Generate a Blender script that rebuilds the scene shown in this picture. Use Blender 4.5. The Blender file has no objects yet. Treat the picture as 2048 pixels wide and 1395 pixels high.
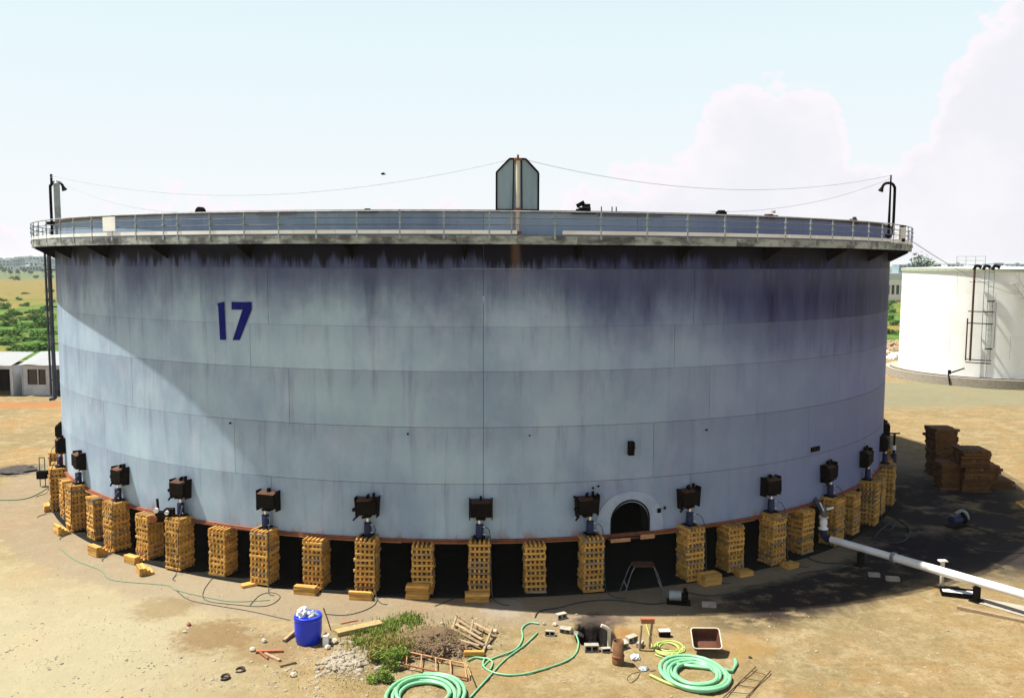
import bpy, math, random
from mathutils import Vector, Matrix, noise
random.seed(17)
SC = bpy.context.scene
COL = SC.collection
PI = math.pi
R = 20.0                      # tank radius, metres
TY = 47.7                     # tank axis
CAMZ = 10.4

# ------------------------------------------------------------------ camera
cx = Vector((0.99934481, -0.03598358, 0.00389116)).normalized()
cz = -Vector((0.036191, 0.99471387, -0.09609642)).normalized()
cy = cz.cross(cx).normalized()
cam = bpy.data.cameras.new('camera'); camo = bpy.data.objects.new('camera', cam); COL.objects.link(camo)
mw = Matrix((cx, cy, cz)).transposed().to_4x4(); mw.translation = Vector((0, 0, CAMZ))
camo.matrix_world = mw
FPX = 1796.0
cam.sensor_width = 36; cam.lens = 36 * FPX / 2048; cam.clip_start = .1; cam.clip_end = 12000
SC.camera = camo

# ------------------------------------------------------------------ light
SUN_EL, SUN_A = math.radians(64), math.radians(13)       # sun left of and slightly behind the tank
sd = Vector((-math.cos(SUN_A) * math.cos(SUN_EL), math.sin(SUN_A) * math.cos(SUN_EL), math.sin(SUN_EL)))
sl = bpy.data.lights.new('sun', 'SUN'); sl.energy = 5.0; sl.angle = math.radians(.6); sl.color = (1, .95, .86)
so = bpy.data.objects.new('sun', sl); COL.objects.link(so); so.location = (-60, 40, 90)
so.rotation_euler = sd.to_track_quat('Z', 'Y').to_euler()
SC.view_settings.view_transform = 'Standard'; SC.view_settings.look = 'None'
SC.view_settings.gamma = 1; SC.view_settings.use_curve_mapping = False
SC.view_settings.exposure = 0.9

w = bpy.data.worlds.new('World'); SC.world = w; w.use_nodes = True
nt = w.node_tree; nt.nodes.clear()
class NG:
    """small helper for node trees"""
    def __init__(s, nt): s.nt = nt
    def n(s, t, **k):
        o = s.nt.nodes.new(t)
        for a, b in k.items(): setattr(o, a, b)
        return o
    def put(s, sock, v):
        if isinstance(v, bpy.types.NodeSocket): s.nt.links.new(v, sock)
        elif v is not None: sock.default_value = v
    def m(s, op, a, b=None, c=None):
        o = s.n('ShaderNodeMath', operation=op)
        for i, v in enumerate((a, b, c)): s.put(o.inputs[i], v)
        return o.outputs[0]
    def ss(s, x, a, b, lo=0., hi=1.):
        o = s.n('ShaderNodeMapRange', interpolation_type='SMOOTHSTEP')
        for i, v in enumerate((x, a, b, lo, hi)): s.put(o.inputs[i], v)
        return o.outputs[0]
    def noise(s, vec, sc, det=4, rough=.55, dist=0.):
        o = s.n('ShaderNodeTexNoise'); s.put(o.inputs['Vector'], vec)
        o.inputs['Scale'].default_value = sc; o.inputs['Detail'].default_value = det
        o.inputs['Roughness'].default_value = rough; o.inputs['Distortion'].default_value = dist
        return o.outputs['Fac']
    def mix(s, f, a, b, mode='MIX'):
        o = s.n('ShaderNodeMix', data_type='RGBA', blend_type=mode)
        s.put(o.inputs['Factor'], f)
        for k, v in (('A', a), ('B', b)):
            sk = [i for i in o.inputs if i.name == k and i.type == 'RGBA'][0]
            s.put(sk, v if isinstance(v, bpy.types.NodeSocket) else (*v, 1))
        return [i for i in o.outputs if i.type == 'RGBA'][0]
    def comb(s, x, y, z):
        o = s.n('ShaderNodeCombineXYZ')
        for i, v in enumerate((x, y, z)): s.put(o.inputs[i], v)
        return o.outputs[0]
    def sep(s, v):
        o = s.n('ShaderNodeSeparateXYZ'); s.put(o.inputs[0], v); return o.outputs
g = NG(nt)
sky = g.n('ShaderNodeTexSky', sky_type='NISHITA', sun_disc=False)
sky.sun_elevation = SUN_EL; sky.sun_rotation = math.atan2(sd.x, sd.y)
sky.air_density = 1.0; sky.dust_density = 2.2; sky.ozone_density = 1.0
tc = g.n('ShaderNodeTexCoord')
dx, dy, dz = g.sep(tc.outputs['Generated'])
az = g.m('ARCTAN2', dx, dy)
el = g.m('ARCSINE', dz)
nv = g.comb(dx, dy, g.m('MULTIPLY', dz, 1.3))
n1 = g.noise(nv, 11, 9, .62)
n2 = g.noise(nv, 30, 7, .65)
fc = g.n('ShaderNodeFloatCurve')
cur = fc.mapping.curves[0]
pts = [(-180, .18), (-60, .05), (-20, 3.0), (0, 3.4), (3, 3.6), (8, 4.6), (12, 6.2), (14.5, 9.2), (17.5, 11.4), (20, 11.3), (21.5, 9.5), (23, 5.6),
       (25.5, 6.6), (27, 8.8), (29.5, 13.5), (31.5, 14.8), (40, 16.5), (60, 12), (100, 8), (180, .18)]
while len(cur.points) < len(pts): cur.points.new(.5, .5)
for p, (a, e) in zip(cur.points, pts): p.location = ((a + 180) / 360, max(0, e) / 30); p.handle_type = 'AUTO'
fc.mapping.update()
g.put(fc.inputs['Value'], g.m('DIVIDE', g.m('ADD', az, PI), 2 * PI))
top = g.m('MULTIPLY', fc.outputs[0], math.radians(30))
edge = g.m('ADD', g.m('SUBTRACT', top, el), g.m('ADD', g.m('MULTIPLY', g.m('SUBTRACT', n1, .5), .22), g.m('MULTIPLY', g.m('SUBTRACT', n2, .5), .075)))
cm = g.ss(edge, -.004, .012)
cm = g.m('MULTIPLY', cm, g.ss(n1, .2, .55, .55, .95))
cloudc = g.mix(g.ss(g.noise(nv, 8, 6, .6), .38, .66), (9.4, 9.35, 10.0), (10.2, 10.0, 10.5))
cloudc = g.mix(g.ss(edge, .0, .045, 1., 0.), cloudc, (10.8, 10.1, 10.7))
hz = g.ss(el, .22, .6, 1.0, .0)
low = g.mix(g.ss(el, .02, .26), (9.9, 10.2, 10.5), (8.5, 10.0, 10.5))
base = g.mix(hz, sky.outputs[0], low)
colr = g.mix(cm, base, cloudc)
bg = g.n('ShaderNodeBackground'); g.put(bg.inputs[0], colr); bg.inputs[1].default_value = .05
out = g.n('ShaderNodeOutputWorld'); nt.links.new(bg.outputs[0], out.inputs[0])

# ------------------------------------------------------------------ helpers
def ray(px, py):
    u = (px - 1024) / FPX; v = -(py - 697.5) / FPX
    return cx * u + cy * v - cz
def G(px, py, z=0.0):
    """where the view line through a photo pixel meets the level z"""
    d = ray(px, py); t = (z - CAMZ) / d.z
    return Vector((d.x * t, d.y * t, z))
def CP(phi, rad, z=0.0):
    a = math.radians(phi); return Vector((rad * math.sin(a), -rad * math.cos(a), z))
def CW(phi, rad, z=0.0): return CP(phi, rad, z) + Vector((0, TY, 0))
def Rz(a): return Matrix.Rotation(a, 4, 'Z')
def Tr(v): return Matrix.Translation(Vector(v))

class MB:
    def __init__(s): s.v = []; s.f = []; s.sm = []
    def add(s, vs, fs, sm=False, M=None):
        o = len(s.v)
        for v in vs:
            v = Vector(v); s.v.append(tuple(M @ v) if M else tuple(v))
        for f in fs: s.f.append([i + o for i in f]); s.sm.append(sm)
        return s
    def box(s, c, d, M=None, taper=1.0):
        x, y, z = d[0] / 2, d[1] / 2, d[2] / 2
        vs = [(c[0] + a * x * (taper if k > 0 else 1), c[1] + b * y * (taper if k > 0 else 1), c[2] + k * z) for k in (-1, 1) for b in (-1, 1) for a in (-1, 1)]
        return s.add(vs, [(0, 2, 3, 1), (4, 5, 7, 6), (0, 1, 5, 4), (1, 3, 7, 5), (3, 2, 6, 7), (2, 0, 4, 6)], False, M)
    def bbox(s, c, d, b=.01, M=None):
        """box with chamfered long edges (along its longest axis x)"""
        x, y, z = d[0] / 2, d[1] / 2, d[2] / 2
        pr = [(y - b, -z), (y, -z + b), (y, z - b), (y - b, z), (-y + b, z), (-y, z - b), (-y, -z + b), (-y + b, -z)]
        vs = [(c[0] - x, c[1] + p[0], c[2] + p[1]) for p in pr] + [(c[0] + x, c[1] + p[0], c[2] + p[1]) for p in pr]
        fs = [(i, (i + 1) % 8, 8 + (i + 1) % 8, 8 + i) for i in range(8)] + [tuple(range(7, -1, -1)), tuple(range(8, 16))]
        return s.add(vs, fs, False, M)
    def beam(s, a, b, w, h):
        a = Vector(a); b = Vector(b); d = b - a; L = d.length
        q = d.to_track_quat('X', 'Z').to_matrix().to_4x4()
        return s.box((L / 2, 0, 0), (L, w, h), Tr(a) @ q)
    def tube(s, pts, r, n=8, cap=True, r2=None):
        P = [Vector(p) for p in pts]; m = len(P); vs = []; fs = []
        up = None
        for i, p in enumerate(P):
            t = (P[min(i + 1, m - 1)] - P[max(i - 1, 0)])
            if t.length < 1e-6: t = Vector((0, 0, 1))
            t.normalize()
            if up is None:
                up = Vector((0, 0, 1)) if abs(t.z) < .9 else Vector((1, 0, 0))
            up = (up - t * up.dot(t)); up.normalize(); sdv = t.cross(up)
            rr = r if r2 is None else r + (r2 - r) * i / max(1, m - 1)
            for k in range(n):
                a = 2 * PI * k / n
                vs.append(p + (up * math.cos(a) + sdv * math.sin(a)) * rr)
        for i in range(m - 1):
            for k in range(n):
                k2 = (k + 1) % n
                fs.append((i * n + k, i * n + k2, (i + 1) * n + k2, (i + 1) * n + k))
        s.add(vs, fs, True)
        if cap:
            s.add(vs[:n], [tuple(range(n - 1, -1, -1))]); s.add(vs[-n:], [tuple(range(n))])
        return s
    def lathe(s, prof, n=16, M=None, smooth=True):
        vs = []; fs = []
        for (r, z) in prof:
            for k in range(n): vs.append((r * math.cos(2 * PI * k / n), r * math.sin(2 * PI * k / n), z))
        for i in range(len(prof) - 1):
            for k in range(n):
                k2 = (k + 1) % n; fs.append((i * n + k, i * n + k2, (i + 1) * n + k2, (i + 1) * n + k))
        return s.add(vs, fs, smooth, M)
    def cyl(s, a, b, r, n=12, r2=None): return s.tube([a, b], r, n, True, r2)
    def arc(s, p0, p1, r0, r1, z0, z1, seg=8):
        """curved block round the tank axis"""
        O = []; I = []
        for i in range(seg + 1):
            ph = p0 + (p1 - p0) * i / seg
            O.append((CP(ph, r1, z0), CP(ph, r1, z1))); I.append((CP(ph, r0, z0), CP(ph, r0, z1)))
        def strip(L, M2, sm, flip=False):
            vs = []; fs = []
            for a, b in zip(L, M2): vs += [a, b]
            for i in range(seg):
                f = (2 * i, 2 * i + 2, 2 * i + 3, 2 * i + 1); fs.append(f[::-1] if flip else f)
            s.add(vs, fs, sm)
        strip([o[0] for o in O], [o[1] for o in O], True)
        strip([o[0] for o in I], [o[1] for o in I], True, True)
        strip([o[1] for o in O], [o[1] for o in I], False)
        strip([o[0] for o in O], [o[0] for o in I], False, True)
        if abs(p1 - p0) < 359.9:
            for e, fl in ((0, False), (seg, True)):
                q = [I[e][0], O[e][0], O[e][1], I[e][1]]
                s.add(q, [(3, 2, 1, 0) if fl else (0, 1, 2, 3)])
        return s
    def stone(s, c, r, fl=.7):
        sd_ = random.random() * 99
        t = (1 + 5 ** .5) / 2
        V = [(-1, t, 0), (1, t, 0), (-1, -t, 0), (1, -t, 0), (0, -1, t), (0, 1, t), (0, -1, -t), (0, 1, -t), (t, 0, -1), (t, 0, 1), (-t, 0, -1), (-t, 0, 1)]
        F = [(0, 11, 5), (0, 5, 1), (0, 1, 7), (0, 7, 10), (0, 10, 11), (1, 5, 9), (5, 11, 4), (11, 10, 2), (10, 7, 6), (7, 1, 8), (3, 9, 4), (3, 4, 2), (3, 2, 6), (3, 6, 8), (3, 8, 9), (4, 9, 5), (2, 4, 11), (6, 2, 10), (8, 6, 7), (9, 8, 1)]
        ax, ay = random.uniform(.8, 1.3), random.uniform(.7, 1.1); q = Rz(random.random() * 6)
        vs = []
        for v in V:
            v = Vector(v).normalized() * r * random.uniform(.78, 1.15)
            vs.append(q @ Vector((v.x * ax, v.y * ay, v.z * fl)) + Vector(c))
        return s.add(vs, F)
    def mesh(s, name, mat):
        me = bpy.data.meshes.new(name); me.from_pydata(s.v, [], s.f)
        me.polygons.foreach_set('use_smooth', s.sm)
        me.materials.append(mat); me.update(); return me
    def build(s, name, mat, parent=None, loc=(0, 0, 0), rz=0):
        return link(name, s.mesh(name, mat), parent, loc, rz)
def link(name, me, parent=None, loc=(0, 0, 0), rz=0):
    o = bpy.data.objects.new(name, me); COL.objects.link(o); o.location = loc; o.rotation_euler.z = rz
    if parent: o.parent = parent
    return o
def tag(o, label=None, cat=None, group=None, kind=None):
    if label: o['label'] = label
    if cat: o['category'] = cat
    if group: o['group'] = group
    if kind: o['kind'] = kind
    return o
def thing(name, label, cat, loc=(0, 0, 0), rz=0, group=None):
    return tag(link(name, None, None, loc, rz), label, cat, group)
def copy_tree(o, loc=None, rz=None, parent=None):
    c = o.copy(); COL.objects.link(c); c.parent = parent
    if loc is not None: c.location = loc
    if rz is not None: c.rotation_euler.z = rz
    for ch in list(o.children):
        copy_tree(ch, None, None, c)
    return c
def smooth_path(P, sub=6, closed=False):
    P = [Vector(p) for p in P]; out = []; n = len(P)
    for i in range(n - 1):
        p0 = P[max(i - 1, 0)]; p1 = P[i]; p2 = P[i + 1]; p3 = P[min(i + 2, n - 1)]
        for k in range(sub):
            t = k / sub
            out.append(.5 * ((2 * p1) + (p2 - p0) * t + (2 * p0 - 5 * p1 + 4 * p2 - p3) * t * t + (3 * p1 - p0 - 3 * p2 + p3) * t ** 3))
    out.append(P[-1]); return out

# ------------------------------------------------------------------ materials
def newmat(name):
    m = bpy.data.materials.new(name); m.use_nodes = True
    b = m.node_tree.nodes['Principled BSDF']; return m, NG(m.node_tree), b
def mat(name, col, rough=.7, metal=0., col2=None, sc=6., stretch=(1, 1, 1), amt=.6, bump=0., var=0., spec=.3):
    """one base colour broken up by noise, optional second colour and per-object variation"""
    m, g, b = newmat(name)
    tc = g.n('ShaderNodeTexCoord'); mp = g.n('ShaderNodeMapping'); mp.inputs['Scale'].default_value = stretch
    g.put(mp.inputs[0], tc.outputs['Object']); oi = g.n('ShaderNodeObjectInfo')
    vec = g.n('ShaderNodeVectorMath', operation='ADD'); g.put(vec.inputs[0], mp.outputs[0])
    g.put(vec.inputs[1], g.comb(g.m('MULTIPLY', oi.outputs['Random'], 37.), 0., 0.)); vec = vec.outputs[0]
    n = g.noise(vec, sc, 6, .6)
    c2 = col2 or tuple(c * .55 for c in col)
    c = g.mix(g.m('MULTIPLY', g.ss(n, .38, .66), amt), col, c2)
    if var:
        hs = g.n('ShaderNodeHueSaturation'); g.put(hs.inputs['Color'], c)
        g.put(hs.inputs['Value'], g.m('MULTIPLY_ADD', oi.outputs['Random'], 2 * var, 1 - var)); c = hs.outputs[0]
    g.put(b.inputs['Base Color'], c); b.inputs['Roughness'].default_value = rough; b.inputs['Metallic'].default_value = metal
    b.inputs['Specular IOR Level'].default_value = spec
    if bump:
        bp = g.n('ShaderNodeBump'); bp.inputs['Strength'].default_value = bump; bp.inputs['Distance'].default_value = .02
        g.put(bp.inputs['Height'], g.noise(vec, sc * 5, 5, .65)); g.put(b.inputs['Normal'], bp.outputs[0])
    return m
M = {}
M['timber'] = mat('timber', (.60, .345, .085), .8, col2=(.32, .13, .025), sc=3, stretch=(1, 6, 6), bump=.3, var=.28)
M['timber_old'] = mat('timber_old', (.33, .24, .14), .85, col2=(.13, .09, .06), sc=3, stretch=(1, 7, 7), bump=.4, var=.25)
M['timber_dark'] = mat('timber_dark', (.15, .066, .018), .85, col2=(.05, .02, .007), sc=3, stretch=(1, 6, 6), bump=.3, var=.3)
M['steel_black'] = mat('steel_black', (.004, .0035, .003), .7, .0, col2=(.012, .006, .004), sc=8, bump=.2, spec=.06)
M['steel_brown'] = mat('steel_brown', (.085, .034, .016), .75, .1, col2=(.035, .016, .01), sc=9, bump=.2, var=.15)
M['rust'] = mat('rust', (.30, .10, .045), .85, .1, col2=(.12, .045, .025), sc=5, bump=.4, var=.15)
M['rust_light'] = mat('rust_light', (.50, .27, .13), .85, .0, col2=(.30, .13, .06), sc=7, bump=.3)
M['galv'] = mat('galv', (.34, .38, .38), .55, .3, col2=(.16, .17, .18), sc=5, bump=.1, var=.1)
M['galv_dark'] = mat('galv_dark', (.14, .15, .17), .6, .3, col2=(.05, .05, .06), sc=5, var=.12)
M['fascia'] = mat('fascia', (.34, .37, .34), .7, .1, col2=(.035, .035, .04), sc=1.6, stretch=(1, 1, 2.2), amt=.85, bump=.15, var=.22)
M['white_paint'] = mat('white_paint', (.80, .79, .76), .55, col2=(.62, .58, .5), sc=2, amt=.5, var=.06)
M['toe'] = mat('toe', (.80, .80, .78), .6, col2=(.62, .56, .45), sc=.7, amt=.5)
M['cream'] = mat('cream', (.62, .57, .47), .6, col2=(.42, .33, .22), sc=3)
M['chrome'] = mat('chrome', (.75, .76, .78), .22, .9, col2=(.55, .56, .58), sc=9, amt=.3)
M['jack_blue'] = mat('jack_blue', (.008, .016, .07), .5, .0, col2=(.004, .006, .02), sc=9, var=.2)
M['num'] = mat('num', (.003, .006, .13), .7, col2=(.012, .016, .16), sc=2, amt=.4, spec=.1)
M['drum'] = mat('drum', (.004, .035, .62), .38, col2=(.004, .02, .42), sc=2.2, amt=.5, spec=.5)
M['plastic_white'] = mat('plastic_white', (.78, .78, .78), .4, col2=(.55, .57, .62), sc=6)
M['hose_green'] = mat('hose_green', (.20, .47, .26), .42, col2=(.13, .36, .20), sc=3, amt=.6, var=.06, spec=.5)
M['hose_yellow'] = mat('hose_yellow', (.38, .47, .12), .45, col2=(.27, .37, .09), sc=3, spec=.5)
M['cable'] = mat('cable', (.03, .04, .04), .6, col2=(.07, .08, .07), sc=4)
M['cable_green'] = mat('cable_green', (.07, .24, .13), .6, col2=(.05, .12, .08), sc=4)
M['concrete'] = mat('concrete', (.38, .34, .28), .9, col2=(.24, .21, .17), sc=6, bump=.4, var=.12)
M['brick'] = mat('brick', (.34, .12, .06), .9, col2=(.2, .07, .04), sc=8, bump=.4, var=.2)
M['stone'] = mat('stone', (.40, .35, .27), .95, col2=(.34, .29, .22), sc=6, bump=.5, var=.22)
M['bitumen'] = mat('bitumen', (.010, .011, .010), .95, col2=(.02, .017, .014), sc=1.5, bump=.5, spec=.05)
M['dark_in'] = mat('dark_in', (.012, .012, .012), .95, col2=(.02, .016, .012), sc=3, spec=.05)
M['ash'] = mat('ash', (.035, .03, .03), .95, col2=(.09, .075, .06), sc=7, bump=.4)
M['straw'] = mat('straw', (.33, .25, .11), .9, col2=(.20, .14, .06), sc=9, var=.2)
M['shirt'] = mat('shirt', (.10, .11, .14), .9, sc=7)
M['sheet_roof'] = mat('sheet_roof', (.42, .44, .44), .5, .1, col2=(.40, .41, .42), sc=1.2, stretch=(1, 3, 1))
M['shed_white'] = mat('shed_white', (.55, .58, .62), .6, col2=(.38, .40, .44), sc=1.5, var=.1)
M['glass_dark'] = mat('glass_dark', (.02, .025, .03), .15, spec=.6)
def leafmat(name, c, c2):
    m, g, b = newmat(name)
    gi = g.n('ShaderNodeNewGeometry'); oi = g.n('ShaderNodeObjectInfo')
    tc = g.n('ShaderNodeTexCoord')
    f = g.m('MULTIPLY_ADD', gi.outputs['Random Per Island'], .7, g.m('MULTIPLY', g.noise(tc.outputs['Object'], 1.5, 3), .5))
    g.put(b.inputs['Base Color'], g.mix(f, c, c2)); b.inputs['Roughness'].default_value = .7
    b.inputs['Specular IOR Level'].default_value = .15
    b.inputs['Subsurface Weight'].default_value = 0
    return m
M['leaf'] = leafmat('leaf', (.035, .10, .018), (.10, .22, .035))
M['leaf_bright'] = leafmat('leaf_bright', (.06, .155, .014), (.21, .28, .05))
M['leaf_dry'] = leafmat('leaf_dry', (.30, .20, .07), (.20, .24, .05))
M['leaf_far'] = leafmat('leaf_far', (.07, .13, .09), (.12, .18, .13))  # distance haze mixed into the leaf colours

# tank paint: pale grey aluminium paint with dirt runs, plus shade painted in under the walkway and at right
def shell_mat():
    m, g, b = newmat('tank_paint')
    tc = g.n('ShaderNodeTexCoord'); x, y, z = g.sep(tc.outputs['Object'])
    ph = g.m('ARCTAN2', x, g.m('MULTIPLY', y, -1.))
    arc = g.m('MULTIPLY', ph, 20.)
    v1 = g.comb(arc, 0., g.m('MULTIPLY', z, .10))
    v2 = g.comb(g.m('MULTIPLY', arc, .35), 3., g.m('MULTIPLY', z, .22))
    v3 = g.comb(arc, 7., g.m('MULTIPLY', z, .5))
    st = g.noise(v1, 2.6, 7, .68); st2 = g.noise(v1, .8, 4, .6); bl = g.noise(v2, 1.0, 5, .6); fine = g.noise(v3, 7, 6, .6)
    oi = g.n('ShaderNodeObjectInfo')
    base = g.mix(g.ss(bl, .3, .7), (.38, .505, .60), (.25, .335, .455))
    base = g.mix(g.ss(g.noise(v2, 3.3, 5, .6), .45, .75, 0., .35), base, (.50, .55, .66))
    base = g.mix(g.m('MULTIPLY', g.ss(st, .50, .72), .38), base, (.19, .22, .34))
    base = g.mix(g.m('MULTIPLY', g.ss(fine, .55, .8), .25), base, (.18, .20, .28))
    # shading of the right-hand side painted in as a darker, bluer tint
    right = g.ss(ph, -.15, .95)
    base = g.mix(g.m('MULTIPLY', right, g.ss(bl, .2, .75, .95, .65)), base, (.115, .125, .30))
    # sooty runs from the walkway down, with the walkway's shade painted over them
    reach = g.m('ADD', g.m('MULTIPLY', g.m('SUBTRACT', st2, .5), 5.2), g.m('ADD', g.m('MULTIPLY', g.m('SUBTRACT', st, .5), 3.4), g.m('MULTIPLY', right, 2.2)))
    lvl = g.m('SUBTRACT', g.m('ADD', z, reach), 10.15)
    broad = g.m('ADD', z, g.m('ADD', g.m('MULTIPLY', g.m('SUBTRACT', bl, .5), 3.6), g.m('MULTIPLY', right, 2.3)))  # broad navy tint, deeper upwards and to the right
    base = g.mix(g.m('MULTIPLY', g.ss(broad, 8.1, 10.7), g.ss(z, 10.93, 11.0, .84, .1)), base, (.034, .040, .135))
    soot_shade = g.ss(lvl, -1.2, 2.4)
    soot_shade = g.m('MAXIMUM', soot_shade, g.ss(g.m('ADD', z, g.m('MULTIPLY', g.m('SUBTRACT', st, .5), 1.6)), 10.25, 10.75))  # adds a dark band: sky light blocked by the walkway, put into the colour
    shade_blk = g.ss(g.m('ADD', z, g.m('MULTIPLY', g.m('SUBTRACT', st, .5), 2.0)), 10.20, 10.62)  # near-black strip painted as shade right below the walkway
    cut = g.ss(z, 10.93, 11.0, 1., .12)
    soot_shade = g.m('MULTIPLY', g.m('MULTIPLY', soot_shade, cut), .98)
    base = g.mix(soot_shade, base, (.008, .009, .055))
    base = g.mix(g.m('MULTIPLY', shade_blk, g.ss(z, 10.93, 10.98, .97, 0.)), base, (.003, .003, .010))
    # thin dark run below each horizontal joint
    for zz in (10.2, 8.4, 7.02, 5.26, 3.46):
        k = g.m('MULTIPLY', g.ss(z, zz - 1.1, zz - .01), g.ss(z, zz, zz + .004, 1., 0.))
        base = g.mix(g.m('MULTIPLY', k, g.ss(st, .45, .7, .22, .50)), base, (.16, .18, .28))
    # rust bleeding up from the foot
    fr = g.m('MULTIPLY', g.ss(z, 1.62, 2.15, 1., 0.), g.ss(g.noise(v3, 2.2, 6, .7), .5, .68))
    base = g.mix(g.m('MULTIPLY', fr, .75), base, (.30, .13, .07))
    # rust run beneath the gauge pipe
    gr = g.m('MULTIPLY', g.ss(g.m('ABSOLUTE', g.m('SUBTRACT', arc, g.m('MULTIPLY_ADD', st, .3, .95))), .05, .22, 1., 0.), g.ss(z, 9.0, 11.4))
    base = g.mix(g.m('MULTIPLY', gr, .3), base, (.36, .22, .15))
    hs = g.n('ShaderNodeHueSaturation'); g.put(hs.inputs['Color'], base)
    g.put(hs.inputs['Value'], g.m('MULTIPLY_ADD', oi.outputs['Random'], .13, .935))
    g.put(b.inputs['Base Color'], hs.outputs[0])
    b.inputs['Roughness'].default_value = .6; b.inputs['Metallic'].default_value = .0; b.inputs['Specular IOR Level'].default_value = .14
    bp = g.n('ShaderNodeBump'); bp.inputs['Strength'].default_value = .3; bp.inputs['Distance'].default_value = .04
    g.put(bp.inputs['Height'], g.noise(g.comb(g.m('MULTIPLY', arc, .6), 0., g.m('MULTIPLY', z, .6)), 1.0, 3)); g.put(b.inputs['Normal'], bp.outputs[0])
    return m
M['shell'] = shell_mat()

# ------------------------------------------------------------------ ground
PIT = G(1192, 1266)
MOUND = G(860, 1300)
def hgt(x, y):
    if x * x + (y - 40) ** 2 > 120 ** 2: return 0.
    h = 0.
    rr = math.hypot(x, y - TY)
    k = min(1, max(0, (rr - 22.6) / 2.5))
    h += k * (.055 * noise.noise((x * .7, y * .7, 0)) + .022 * noise.noise((x * 2.3, y * 2.3, 3)))
    near = max(0, 1 - math.hypot(x, y - 22) / 14)
    if near: h += k * near ** .5 * (.030 * noise.noise((x * 6, y * 6, 5)))
    dx, dy = (x - MOUND.x - .15), (y - MOUND.y - .35)
    m = math.exp(-(dx * dx / .9 + dy * dy / .42))
    if m > .01: h += m * (.42 + .16 * noise.noise((x * 2.6, y * 2.6, 9)) + .07 * noise.noise((x * 8, y * 8, 9)))
    RB = G(688, 1325)
    dx, dy = x - RB.x, y - RB.y
    m = math.exp(-(dx * dx / .5 + dy * dy / .18))
    if m > .01: h += m * (.12 + .12 * noise.noise((x * 5, y * 5, 2)))
    q = math.hypot((x - PIT.x) / .58, (y - PIT.y) / .80) + .18 * noise.noise((x * 3, y * 3, 7))
    if q < 1.05: h -= 1.1 * min(1, max(0, (1.05 - q) / .13))
    return h
def GZ(px, py):
    p = G(px, py); 
    for _ in range(3): p = G(px, py, hgt(p.x, p.y))
    return p
def axis(lo, hi, flo, fhi, fs, mlo, mhi, ms):
    A = []; v = flo
    while v < fhi: A.append(v); v += fs
    v = fhi
    while v < mhi: A.append(v); v += ms
    st = ms * 1.5
    while v < hi: A.append(v); v += st; st *= 1.35
    A.append(hi)
    v = flo - ms
    while v > mlo: A.append(v); v -= ms
    st = ms * 1.5
    while v > lo: A.append(v); v -= st; st *= 1.35
    A.append(lo); return sorted(A)
xs = axis(-2800, 2800, -8, 10, .11, -34, 34, .8); ys = axis(-300, 3600, 19.5, 26.5, .11, 14, 62, .7)
vs = [(x, y, hgt(x, y)) for y in ys for x in xs]; nx = len(xs)
fs = [(j * nx + i, j * nx + i + 1, (j + 1) * nx + i + 1, (j + 1) * nx + i) for j in range(len(ys) - 1) for i in range(nx - 1)]
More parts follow.
